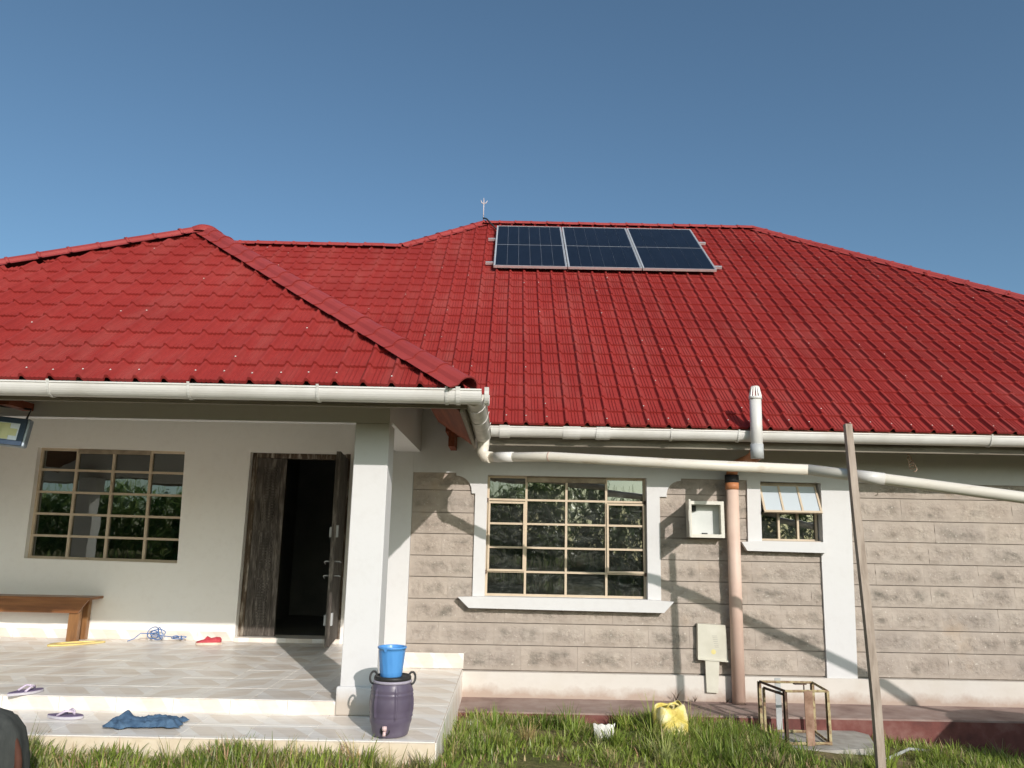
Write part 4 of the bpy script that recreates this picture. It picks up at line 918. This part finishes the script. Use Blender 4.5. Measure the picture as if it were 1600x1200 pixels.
# blue cloth
def cloth(cx, cy, cz, L, W_, rz, hgt, seed, nu=70, nv=30):
    q = MB(); vs_ = []
    for j in range(nv + 1):
        for i in range(nu + 1):
            u, v = i / nu - .5, j / nv - .5
            edge = 1 + .35 * noise.noise(Vector((u * 6 + seed, 3 * (v > 0), 7))) + .18 * noise.noise(Vector((u * 17, seed, 3 * (v > 0))))
            split = .35 * max(0, u - .1) * (1 if v > 0 else -1)          # two trouser legs parting
            x = u * L + .03 * noise.noise(Vector((v * 5, seed, 1))); y_ = v * W_ * edge + split * W_ * .3
            f = noise.noise(Vector((u * 4 + seed, v * 3, 2))); r1 = 1 - abs(noise.noise(Vector((u * 7 + 1, v * 5 + u * 5, seed)))) * 2
            r2 = 1 - abs(noise.noise(Vector((u * 15, v * 11 - u * 8, seed + 4)))) * 2
            rim = min(1, (.5 - abs(v)) * 7) * min(1, (.5 - abs(u)) * 12)
            h = hgt * (.28 + .35 * (f + .4) + .32 * max(0, r1) + .16 * max(0, r2)) * (.25 + .75 * rim) + .045 * math.exp(-((u + .28) ** 2) / .006 - (v - .15) ** 2 / .03)
            vs_.append(Matrix.Translation((cx, cy, cz)) @ Matrix.Rotation(rz, 4, 'Z') @ Vector((x, y_, .003 + max(0, h))))
    q.add(vs_, [(j * (nu + 1) + i, j * (nu + 1) + i + 1, (j + 1) * (nu + 1) + i + 1, (j + 1) * (nu + 1) + i) for j in range(nv) for i in range(nu)], True)
    return q
single('crumpled_cloth', cloth(-2.33, -2.53, ZT, .47, .20, R(8), .055, 4.2), 'jean', 'crumpled blue denim cloth lying on the lower porch step', 'cloth')
# blue cord tangle
q = MB(); rg = random.Random(5)
pts = []
for k in range(150):
    t = k * .33; cx_, cz_ = (-3.80, .07) if k < 95 else (-3.62, .035)
    a = .075 if k < 95 else .06
    pts.append((cx_ + a * math.cos(t) * (.7 + .4 * math.sin(t * .37)) + (.0009 * k), .76 + .05 * math.sin(t * .7), ZF + .012 + max(0, cz_ + (cz_ * .95) * math.sin(t) * (.6 + .4 * math.cos(t * .23)))))
q.tube([(-4.03, .70, ZF + .008), (-3.98, .74, ZF + .03), (-3.92, .75, ZF + .085)] + pts, .0045, 6)
single('cord_tangle', q, 'rope_blue', 'tangle of blue cord lying on the porch floor by the wall', 'cord')
q = MB(); kk = 60
vs_ = []
for i in range(kk):
    t = 2 * math.pi * i / kk; c_, s_ = math.cos(t), math.sin(t)
    wob = 1 + .12 * math.sin(3 * t + 1)
    for rr, zz in ((1, .0), (1, .014), (.72, .016), (.72, .0)):
        vs_.append((-4.45 + .21 * c_ * wob * rr, .70 - .02 + .15 * s_ * rr + .14 * c_ * rr, ZF + .002 + zz))
q.add(vs_, [(i * 4 + a, i * 4 + (a + 1) % 4, ((i + 1) % kk) * 4 + (a + 1) % 4, ((i + 1) % kk) * 4 + a) for i in range(kk) for a in range(4)], True)
for v_i, v in enumerate(q.v): q.v[v_i] = (v[0], min(v[1], .44 + .55 * 1) if False else v[1] - .23, v[2])
single('yellow_strap', q, 'strap_yellow', 'yellow strap looped on the porch floor beside the bench leg', 'strap')
# red shoe
t = thing('canvas_shoe', 'red canvas shoe with cream sole on the porch floor near the door', 'shoe', (-3.13, .60, ZF))
A = T(-3.13, .60, ZF + .002) @ Matrix.Rotation(R(180 + 14), 4, 'Z')
q = MB(); q.prism(outline(.262, .092), 0, .024, axis='Z'); q.v = [tuple(A @ Vector(v)) for v in q.v]; obj('sole', q, 'shoe_sole', t)
q = MB(); secs = []
for i, (x, hw, h) in enumerate(((-.126, .02, .058), (-.11, .034, .075), (-.07, .038, .078), (-.02, .038, .066), (.03, .041, .058), (.075, .042, .048), (.11, .034, .036), (.126, .012, .028))):
    secs.append([(x, hw * math.cos(R(a)), .024 + (h - .024) * math.sin(R(a))) for a in range(0, 181, 20)])
k = len(secs[0]); q.add([A @ Vector(v) for s_ in secs for v in s_], [(i * k + a, i * k + a + 1, (i + 1) * k + a + 1, (i + 1) * k + a) for i in range(len(secs) - 1) for a in range(k - 1)] + [tuple(range(k)), tuple((len(secs) - 1) * k + a for a in range(k))[::-1]], True); obj('upper', q, 'shoe_red', t)
q = MB(); q.prism([(-.03, .06), (.02, .085), (.045, .055), (.0, .05)], -.02, .02); q.v = [tuple(A @ Vector(v)) for v in q.v]; obj('tongue', q, 'shoe_red', t)
# ================================================================== things on the grass
# cut yellow jerrycan
jc = thing('jerrycan', 'battered yellow jerrycan with its top cut open in the grass', 'jerrycan', (1.36, -1.2, gz(1.36, -1.2)))
A = T(1.36, -1.20, gz(1.36, -1.2) - .02) @ Matrix.Rotation(R(-7), 4, 'Y') @ Matrix.Rotation(R(4), 4, 'X') @ Matrix.Rotation(R(18), 4, 'Z')
def sq(t, a, b_, p_=4.5): c_, s_ = math.cos(t), math.sin(t); r_ = (abs(c_) ** p_ + abs(s_) ** p_) ** (-1 / p_); return a * c_ * r_, b_ * s_ * r_
q = MB(); K = 40; vs_ = []
lev = [(0, .0, .0), (0, .96, .004), (.0, 1.0, .02), (0, 1.0, .08), (0, .985, .10), (0, 1, .12), (0, 1.0, .20), (0, .985, .215), (0, .99, .23), (0, .94, .262), (0, .86, .277), (0, .82, .274), (0, .90, .255), (0, .95, .2), (0, .95, .03), (0, 0, .03)]
for _, s_, z_ in lev:
    for i in range(K):
        x, y_ = sq(2 * math.pi * i / K, .125 * s_, .095 * s_); dent = .030 * noise.noise(Vector((x * 9, y_ * 9, z_ * 9))) * (s_ > .5)
        vs_.append(A @ Vector((x + dent, y_ + dent, z_ + (.012 * math.sin(i * .6) if z_ > .25 else 0))))
q.add(vs_, [(i * K + a, i * K + (a + 1) % K, (i + 1) * K + (a + 1) % K, (i + 1) * K + a) for i in range(len(lev) - 1) for a in range(K)], True)
obj('body', q, 'jerry', jc)
q = MB(); q.lathe([(.014, 0), (.018, .004), (.018, .014), (.012, .016)], (0, 0, 0), 14, None, True, A @ T(-.088, -.055, .15) @ Matrix.Rotation(R(90), 4, 'X')); obj('spout', q, 'black', jc)
q = MB(); q.tube([A @ Vector((-.02, 0, .262)), A @ Vector((.0, .0, .285)), A @ Vector((.05, 0, .285)), A @ Vector((.085, .0, .262))], .010, 8); obj('handle', q, 'jerry', jc)
# white plastic scrap standing in the grass
q = MB(); gx, gy = .775, -1.45; zz = gz(gx, gy) + .005; K = 12; vs_ = []
for rr in (.11, .106):
    for zf, k_ in ((0, .82), (.06, .95), (.118, 1.06)):
        for i in range(K + 1):
            a_ = R(-90 - 48 + 96 * i / K); vs_.append((gx + rr * k_ * math.cos(a_), gy + .09 + rr * k_ * math.sin(a_) * .55, zz + zf + .006 * math.sin(i * 1.7) * (zf > .1)))
W1 = K + 1; o2 = 3 * W1; fs = []
for j in range(2):
    for i in range(K): fs += [(j * W1 + i, j * W1 + i + 1, (j + 1) * W1 + i + 1, (j + 1) * W1 + i), (o2 + (j + 1) * W1 + i, o2 + (j + 1) * W1 + i + 1, o2 + j * W1 + i + 1, o2 + j * W1 + i)]
for i in range(K): fs += [(2 * W1 + i, 2 * W1 + i + 1, o2 + 2 * W1 + i + 1, o2 + 2 * W1 + i)]
q.add(vs_, fs, True)
single('plastic_scrap', q, 'litter', 'white curved scrap of plastic tub standing in the grass', 'plastic scrap')
# crushed can
q = MB(); A = T(-1.72, -2.97, gz(-1.7, -2.97) + .045) @ Matrix.Rotation(R(-20), 4, 'Z') @ Matrix.Rotation(R(84), 4, 'Y')
q.lathe([(0, -.058), (.024, -.058), (.031, -.048), (.029, -.02), (.032, .0), (.028, .025), (.031, .045), (.026, .055), (.022, .052), (0, .05)], (0, 0, 0), 24, lambda t, z: .003 * math.sin(3 * t + z * 60), True, A)
single('drink_can', q, 'can', 'crushed silver can lying in the grass before the porch step', 'can')
# stone rubble by the step end
q = MB(); A = T(-.27, -.95, gz(-.27, -.95) + .02) @ Matrix.Rotation(R(20), 4, 'Z'); q.bbox(-.06, .07, -.05, .06, -.03, .025, .014, A)
single('stone_chunk', q, 'litter', 'pale stone chunk in the grass beside the porch step end', 'stone')
q = MB(); A = T(-.17, -.76, gz(-.17, -.76) + .01) @ Matrix.Rotation(R(-12), 4, 'Z'); q.bbox(-.07, .06, -.04, .04, -.03, .03, .016, A)
single('stone_chunk', q, 'concrete', 'flat grey stone chunk against the apron beside the porch', 'stone')
q = MB(); q.tube([(2.9, -1.55, gz(2.9, -1.5) + .03), (3.35, -1.02, .03), (3.75, -.95, -.02)], .012, 8)
single('garden_hose', q, 'grey_pvc', 'thin pale pipe lying in the grass right of the post', 'pipe')
# angle iron stand on the slab
st = thing('metal_stand', 'rusty angle-iron cage stand on the concrete slab by the wall', 'stand', (2.37, -1.0, .086))
Z0, Z1 = .088, .50
FL, FR, BL, BR = (2.27, -1.235), (2.63, -1.195), (2.20, -.80), (2.66, -.80)
def ang_bar(a, b_, mat='rust', w_=.020, nm='bar'):
    q = MB(); q.bar(a, b_, w_, .006); q.bar(a, b_, .006, w_); obj(nm, q, mat, st)
for (x, y_), mt_ in ((FL, 'rust_dark'), (FR, 'rust'), (BL, 'rust'), (BR, 'rust')): 
    q = MB(); q.box(x - .014, x + .014, y_ - .003, y_ + .003, Z0, Z1); q.box(x - .014, x - .008, y_ - .003, y_ + .026, Z0, Z1 - .001); obj('upright', q, mt_, st)
for a, b_ in ((FL, FR), (BL, BR), (FL, BL), (FR, BR)):
    ang_bar((*a, Z1), (*b_, Z1), 'rust_dark' if a is FL and b_ is BL else 'rust'); ang_bar((*a, Z0 + .014), (*b_, Z0 + .014), 'rust', .02)
q = MB(); q.box(2.165, 2.189, -.98, -.974, Z0 + .03, Z1 - .02); obj('upright', q, 'rust', st)
ang_bar((2.177, -.978, Z1 - .02), (FL[0], FL[1], Z1 - .03), 'rust_dark', .02); ang_bar((2.177, -.978, Z0 + .04), (FL[0], FL[1], Z0 + .02), 'rust', .02)
q = MB(); q.box(2.425, 2.493, -1.232, -1.222, Z0, Z1 + .002); obj('plank', q, 'rust_plank', st)
q = MB(); q.box(2.335, 2.385, -.795, -.788, .10, .53); obj('plank', q, 'grey_pvc', st)
q = MB(); q.bar((2.42, -1.02, Z1 + .022), (2.53, -.99, Z1 + .018), .03, .008); q.tube([(2.51, -1.0, Z1 + .02), (2.51, -1.0, Z1 - .05)], .006, 8); obj('latch', q, 'rust_dark', st)
# dark padded sack in the lower left corner
sk_ = thing('cloth_sack', 'dark grey cloth sack with brown edge at the lower left corner', 'sack', (-2.62, -3.85, gz(-2.62, -3.85)))
q = MB(); zb = gz(-2.62, -3.85); pr_ = [(.0, .0), (.20, .0), (.255, .05), (.272, .14), (.268, .26), (.258, .34), (.235, .42), (.19, .48), (.12, .515), (.0, .53)]
wr = lambda t, z: .007 * math.sin(11 * t + 5 * z) * (z < .5) + .008 * math.sin(3 * t - 8 * z)
q.lathe(pr_, (-2.60, -3.85, zb), 48, wr); obj('body', q, 'sack', sk_)
q = MB(); q.tube([(-2.60 + .272 * math.cos(t), -3.85 - .02, zb + .25 + .27 * math.sin(t)) for t in [R(a) for a in range(-60, 181, 10)]], .018, 8); obj('edge_piping', q, 'sack_edge', sk_)
# water tank out to the right (its shadow falls on the apron)
tk = thing('water_tank', 'black water tank at the low end of the drain pipe', 'tank', (5.42, -2.9, gz(5.4, -2.9)))
q = MB(); zt_ = gz(5.42, -2.9) - .02; q.lathe([(0, 0), (.66, 0), (.68, .03)] + [(.68 + (.02 if k % 2 else 0), .1 + .11 * k) for k in range(10)] + [(.66, 1.22), (.5, 1.36), (.25, 1.42), (.25, 1.47), (0, 1.48)], (5.42, -2.9, zt_), 40); obj('body', q, 'tank', tk)
q = MB(); q.tube([(5.29, -2.918, 1.42), (5.31, -2.922, 1.36)], .06, 14); obj('inlet', q, 'tank', tk)

# ================================================================== vegetation
def blades(name, n_, region, hfun, col, mat, seed, cond=None, wd=(.003, .0065), kind='stuff'):
    rg = random.Random(seed); vs_, fs, cols = [], [], []
    x0, x1, y0, y1 = region; c_ = 0
    while c_ < n_:
        x = rg.uniform(x0, x1); y_ = rg.uniform(y0, y1)
        if cond and not cond(x, y_, rg): c_ += .12; continue
        c_ += 1
        h = hfun(x, y_, rg); z = gz(x, y_) - .012; a = rg.uniform(0, 2 * math.pi); ln = rg.uniform(.15, .75) * h
        dx, dy = math.cos(a) * ln, math.sin(a) * ln; wx, wy = -math.sin(a), math.cos(a); w_ = rg.uniform(*wd)
        o_ = len(vs_)
        for t, ww in ((0, 1), (.45, .9), (.8, .55)):
            px, py, pz = x + dx * t * t, y_ + dy * t * t, z + h * t * (1 - .25 * t * (ln / h))
            vs_.append((px - wx * w_ * ww, py - wy * w_ * ww, pz)); vs_.append((px + wx * w_ * ww, py + wy * w_ * ww, pz))
        vs_.append((x + dx, y_ + dy, z + h * (1 - .25 * (ln / h))))
        fs += [(o_, o_ + 1, o_ + 3, o_ + 2), (o_ + 2, o_ + 3, o_ + 5, o_ + 4), (o_ + 4, o_ + 5, o_ + 6)]
        cc = col(x, y_, rg); cols += [cc] * 7
    me = bpy.data.meshes.new(name); me.from_pydata(vs_, [], fs); me.update()
    ca = me.color_attributes.new('tint', 'FLOAT_COLOR', 'POINT'); ca.data.foreach_set('color', [q for c in cols for q in (*c, 1)])
    me.materials.append(M[mat]); o = obj(name, me, None); o['kind'] = kind; return o
def free(x, y_):
    if x < -.42 and y_ > -2.815: return False
    if y_ > -.675: return False
    if 2.04 < x < 3.12 and y_ > -1.32 and (x < 3.0 or y_ > -1.1): return False
    return True
def cover(x, y_): return noise.noise(Vector((x * .9 + 3, y_ * .9, 1))) + .5 * noise.noise(Vector((x * 2.7, y_ * 2.7, 5)))
def bare(x, y_):
    b_ = 0
    if x < -.6: b_ = .35 if y_ < -3.02 else -.2
    if -.45 < x < -.05 and y_ > -1.9: b_ = .55
    return b_
def cond(x, y_, rg): return free(x, y_) and rg.random() < .50 + 1.3 * cover(x, y_) - bare(x, y_) and (x * x < 30)
def gcol(x, y_, rg):
    k = noise.noise(Vector((x * 1.3, y_ * 1.3, 9))) * .5 + .5; d = rg.random()
    if d < .22 + .16 * (x < -.5): return (.50 * rg.uniform(.75, 1.2), .43 * rg.uniform(.75, 1.15), .22)
    a = Vector((.12, .20, .03)).lerp(Vector((.36, .44, .08)), min(1, max(0, k * .8 + rg.uniform(-.25, .45)))); return tuple(a * rg.uniform(.75, 1.2))
def gh(x, y_, rg):
    b_ = .040 + .065 * max(0, cover(x, y_) + .35)
    if x < -.5: b_ *= .85
    if .1 < x < 2.1 and y_ > -1.3: b_ *= 1.2
    return b_ * rg.uniform(.35, 1.5)
blades('grass', 26000, (-4.6, 5.0, -4.7, -.67), gh, gcol, 'leaf', 3, cond)
blades('tall_grass', 3600, (-3.4, -.5, -3.12, -2.83), lambda x, y_, r: r.uniform(.08, .20) * (.55 + .75 * max(0, noise.noise(Vector((x * 2.2, 4, 2))) + .4)), gcol, 'leaf', 8, lambda x, y_, r: r.random() < .35 + 1.3 * noise.noise(Vector((x * 2.2, 4, 2))))
blades('tall_grass', 2600, (-.35, 2.3, -1.0, -.69), lambda x, y_, r: r.uniform(.07, .17) * (.6 + .7 * max(0, noise.noise(Vector((x * 1.9, 1, 6))) + .3)), gcol, 'leaf', 12, lambda x, y_, r: r.random() < .3 + 1.2 * noise.noise(Vector((x * 1.9, 1, 6))) + (.4 if abs(x - .25) < .25 else 0))
def tufts(name, n_, region, size, cond_, seed, col=gcol, per=(26, 54)):
    rg = random.Random(seed); vs_, fs, cols = [], [], []; c_ = 0; tries = 0
    while c_ < n_ and tries < n_ * 30:
        tries += 1
        x0 = rg.uniform(region[0], region[1]); y0 = rg.uniform(region[2], region[3])
        if not free(x0, y0) or not cond_(x0, y0, rg): continue
        c_ += 1; sz = rg.uniform(*size) * (1 if rg.random() < .8 else 1.45); tone = rg.uniform(.7, 1.2); cb = col(x0, y0, rg)
        for k in range(rg.randint(*per)):
            a = rg.uniform(0, 6.283); rr = abs(rg.gauss(0, .035)); x = x0 + rr * math.cos(a); y_ = y0 + rr * math.sin(a)
            if not free(x, y_): continue
            L = sz * rg.uniform(.45, 1.15); lean = rg.uniform(.1, 1.0); a2 = a + rg.gauss(0, .5); dx, dy = math.cos(a2), math.sin(a2); w_ = rg.uniform(.0022, .0048); z = gz(x, y_) - .012
            o_ = len(vs_); px, py, pz = x, y_, z; th = rg.uniform(.05, .3)
            for t, ww in ((0, .8), (.33, 1), (.67, .7), (1, .12)):
                vs_.append((px + dy * w_ * ww, py - dx * w_ * ww, pz)); vs_.append((px - dy * w_ * ww, py + dx * w_ * ww, pz))
                th += lean * .42; px += dx * math.sin(th) * L / 3; py += dy * math.sin(th) * L / 3; pz += math.cos(th) * L / 3
            fs += [(o_, o_ + 1, o_ + 3, o_ + 2), (o_ + 2, o_ + 3, o_ + 5, o_ + 4), (o_ + 4, o_ + 5, o_ + 7, o_ + 6)]
            c1 = col(x0, y0, rg); cols += [tuple((c1[i] * .5 + cb[i] * .5) * tone for i in range(3))] * 8
    me = bpy.data.meshes.new(name); me.from_pydata(vs_, [], fs); me.update()
    ca = me.color_attributes.new('tint', 'FLOAT_COLOR', 'POINT'); ca.data.foreach_set('color', [q for c in cols for q in (*c, 1)])
    me.materials.append(M['leaf']); o = obj(name, me, None); o['kind'] = 'stuff'; return o
tufts('grass_tufts', 620, (-.38, 5.0, -3.6, -.69), (.055, .14), lambda x, y_, r: r.random() < .45 + 1.2 * cover(x, y_) - bare(x, y_), 31)
tufts('grass_tufts', 240, (-4.2, -.40, -4.3, -2.83), (.06, .15), lambda x, y_, r: r.random() < .45 + cover(x, y_) - (.2 if y_ < -3.05 else -.25), 37)
tufts('grass_clumps', 46, (-.30, 2.2, -2.1, -.72), (.13, .23), lambda x, y_, r: r.random() < .5 + 1.3 * cover(x, y_) + (.4 if y_ > -1.0 else 0), 53, per=(55, 95))
tufts('grass_clumps', 22, (2.5, 4.6, -2.2, -1.2), (.10, .18), lambda x, y_, r: True, 59, per=(45, 80))
tufts('tall_weeds', 16, (-1.75, -.75, -2.96, -2.84), (.15, .27), lambda x, y_, r: True, 41, per=(14, 26))
tufts('tall_weeds', 9, (-.41, -.30, -2.7, -1.6), (.12, .24), lambda x, y_, r: True, 43, per=(9, 18))
tufts('tall_weeds', 12, (-3.3, -2.1, -2.96, -2.84), (.10, .20), lambda x, y_, r: True, 47, per=(16, 30))
# small dry weeds growing at the foot of the plinth
for k, (x, y_, z, h) in enumerate(((1.62, -.08, .187, .13), (1.80, -.07, .187, .07), (2.52 - .42, -.09, .187, .06))):
    q = MB(); rg = random.Random(k)
    for i in range(9):
        a = rg.uniform(0, 6.28); l = h * rg.uniform(.5, 1); q.tube([(x, y_, z), (x + .2 * l * math.cos(a), y_ - .03, z + l * .55), (x + .55 * l * math.cos(a), y_ - .05 + .02 * math.sin(a), z + l)], [.0022, .0016, .0007], 5)
    single('weed', q, 'bark', ['thin dry weed at the plinth foot below the window corner', 'small dry weed in the post shadow at the plinth foot', 'tiny dry weed beside the cable cover foot'][k], 'weed', 'dry weeds at the plinth')
# maize field and trees behind the photographer (seen mirrored in the panes)
rg = random.Random(21); vs_, fs, cols = [], [], []
for k in range(1300):
    x = rg.uniform(-28, 26); y_ = -20.5 - abs(rg.gauss(0, 3.0)); H_ = rg.uniform(3.2, 4.3); z = .2
    base_c = Vector((.15, .27, .07)).lerp(Vector((.38, .46, .17)), rg.random())
    for l in range(9):
        a = rg.uniform(0, 6.28); zz = z + H_ * (.10 + .085 * l); L = rg.uniform(.8, 1.5); w_ = rg.uniform(.05, .09); dx, dy = math.cos(a), math.sin(a)
        o_ = len(vs_); cc = tuple(base_c * rg.uniform(.7, 1.3))
        for t, hh, ww in ((0, 0, .5), (.35, .30, 1), (.7, .28, .8), (1, .0, .1)):
            for s_ in (-1, 1): vs_.append((x + dx * L * t - dy * w_ * ww * s_, y_ + dy * L * t + dx * w_ * ww * s_, zz + hh * L * .9)); cols.append(cc)
        fs += [(o_, o_ + 1, o_ + 3, o_ + 2), (o_ + 2, o_ + 3, o_ + 5, o_ + 4), (o_ + 4, o_ + 5, o_ + 7, o_ + 6)]
    o_ = len(vs_)
    for s_ in (-1, 1): vs_ += [(x + .015 * s_, y_, z - .1), (x + .008 * s_, y_, z + H_)]
    cols += [tuple(base_c)] * 4; fs.append((o_, o_ + 1, o_ + 3, o_ + 2))
me = bpy.data.meshes.new('maize_field'); me.from_pydata(vs_, [], fs); me.update()
ca = me.color_attributes.new('tint', 'FLOAT_COLOR', 'POINT'); ca.data.foreach_set('color', [q for c in cols for q in (*c, 1)]); me.materials.append(M['maize'])
o = obj('maize_field', me, None); o['kind'] = 'stuff'
def tree(x, y_, H_, r_, label, seed):
    rg = random.Random(seed); t = thing('tree', label, 'tree', (x, y_, .2), 'trees beyond the maize')
    q = MB(); q.tube([(x, y_, 0), (x + .1, y_, H_ * .3), (x - .1, y_ + .1, H_ * .7)], [.22, .16, .06], 10)
    for k in range(6):
        a = k * 1.05; q.tube([(x, y_, H_ * .35 + .2 * k), (x + r_ * .6 * math.cos(a), y_ + r_ * .6 * math.sin(a), H_ * .55 + .25 * k)], [.08, .03], 6)
    obj('trunk', q, 'bark', t)
    vs_, fs, cols = [], [], []
    cl = [(rg.gauss(0, .42) * r_, rg.gauss(0, .42) * r_, H_ * .62 + rg.gauss(0, .22) * r_) for _ in range(34)]
    for c_ in cl:
        tone = rg.uniform(.6, 1.3)
        for k in range(130):
            p_ = Vector((x + c_[0] + rg.gauss(0, .28), y_ + c_[1] + rg.gauss(0, .28), c_[2] + rg.gauss(0, .24))); d1 = Vector((rg.uniform(-1, 1), rg.uniform(-1, 1), rg.uniform(-1, 1))).normalized() * .11; d2 = d1.orthogonal().normalized() * .05
            o_ = len(vs_); vs_ += [tuple(p_ - d1), tuple(p_ + d2), tuple(p_ + d1), tuple(p_ - d2)]; fs.append((o_, o_ + 1, o_ + 2, o_ + 3)); cols += [(.045 * tone, .085 * tone, .022 * tone)] * 4
    me = bpy.data.meshes.new('crown'); me.from_pydata(vs_, [], fs); me.update()
    ca = me.color_attributes.new('tint', 'FLOAT_COLOR', 'POINT'); ca.data.foreach_set('color', [q for c in cols for q in (*c, 1)]); me.materials.append(M['maize']); obj('crown', me, None, t)
tree(-15, -31, 6.5, 2.6, 'tall green tree beyond the maize on the left', 1)
tree(-3, -33, 6.0, 2.8, 'round green tree behind the middle of the maize', 2)
tree(9, -31, 7.0, 3.0, 'broad green tree beyond the maize on the right', 3)
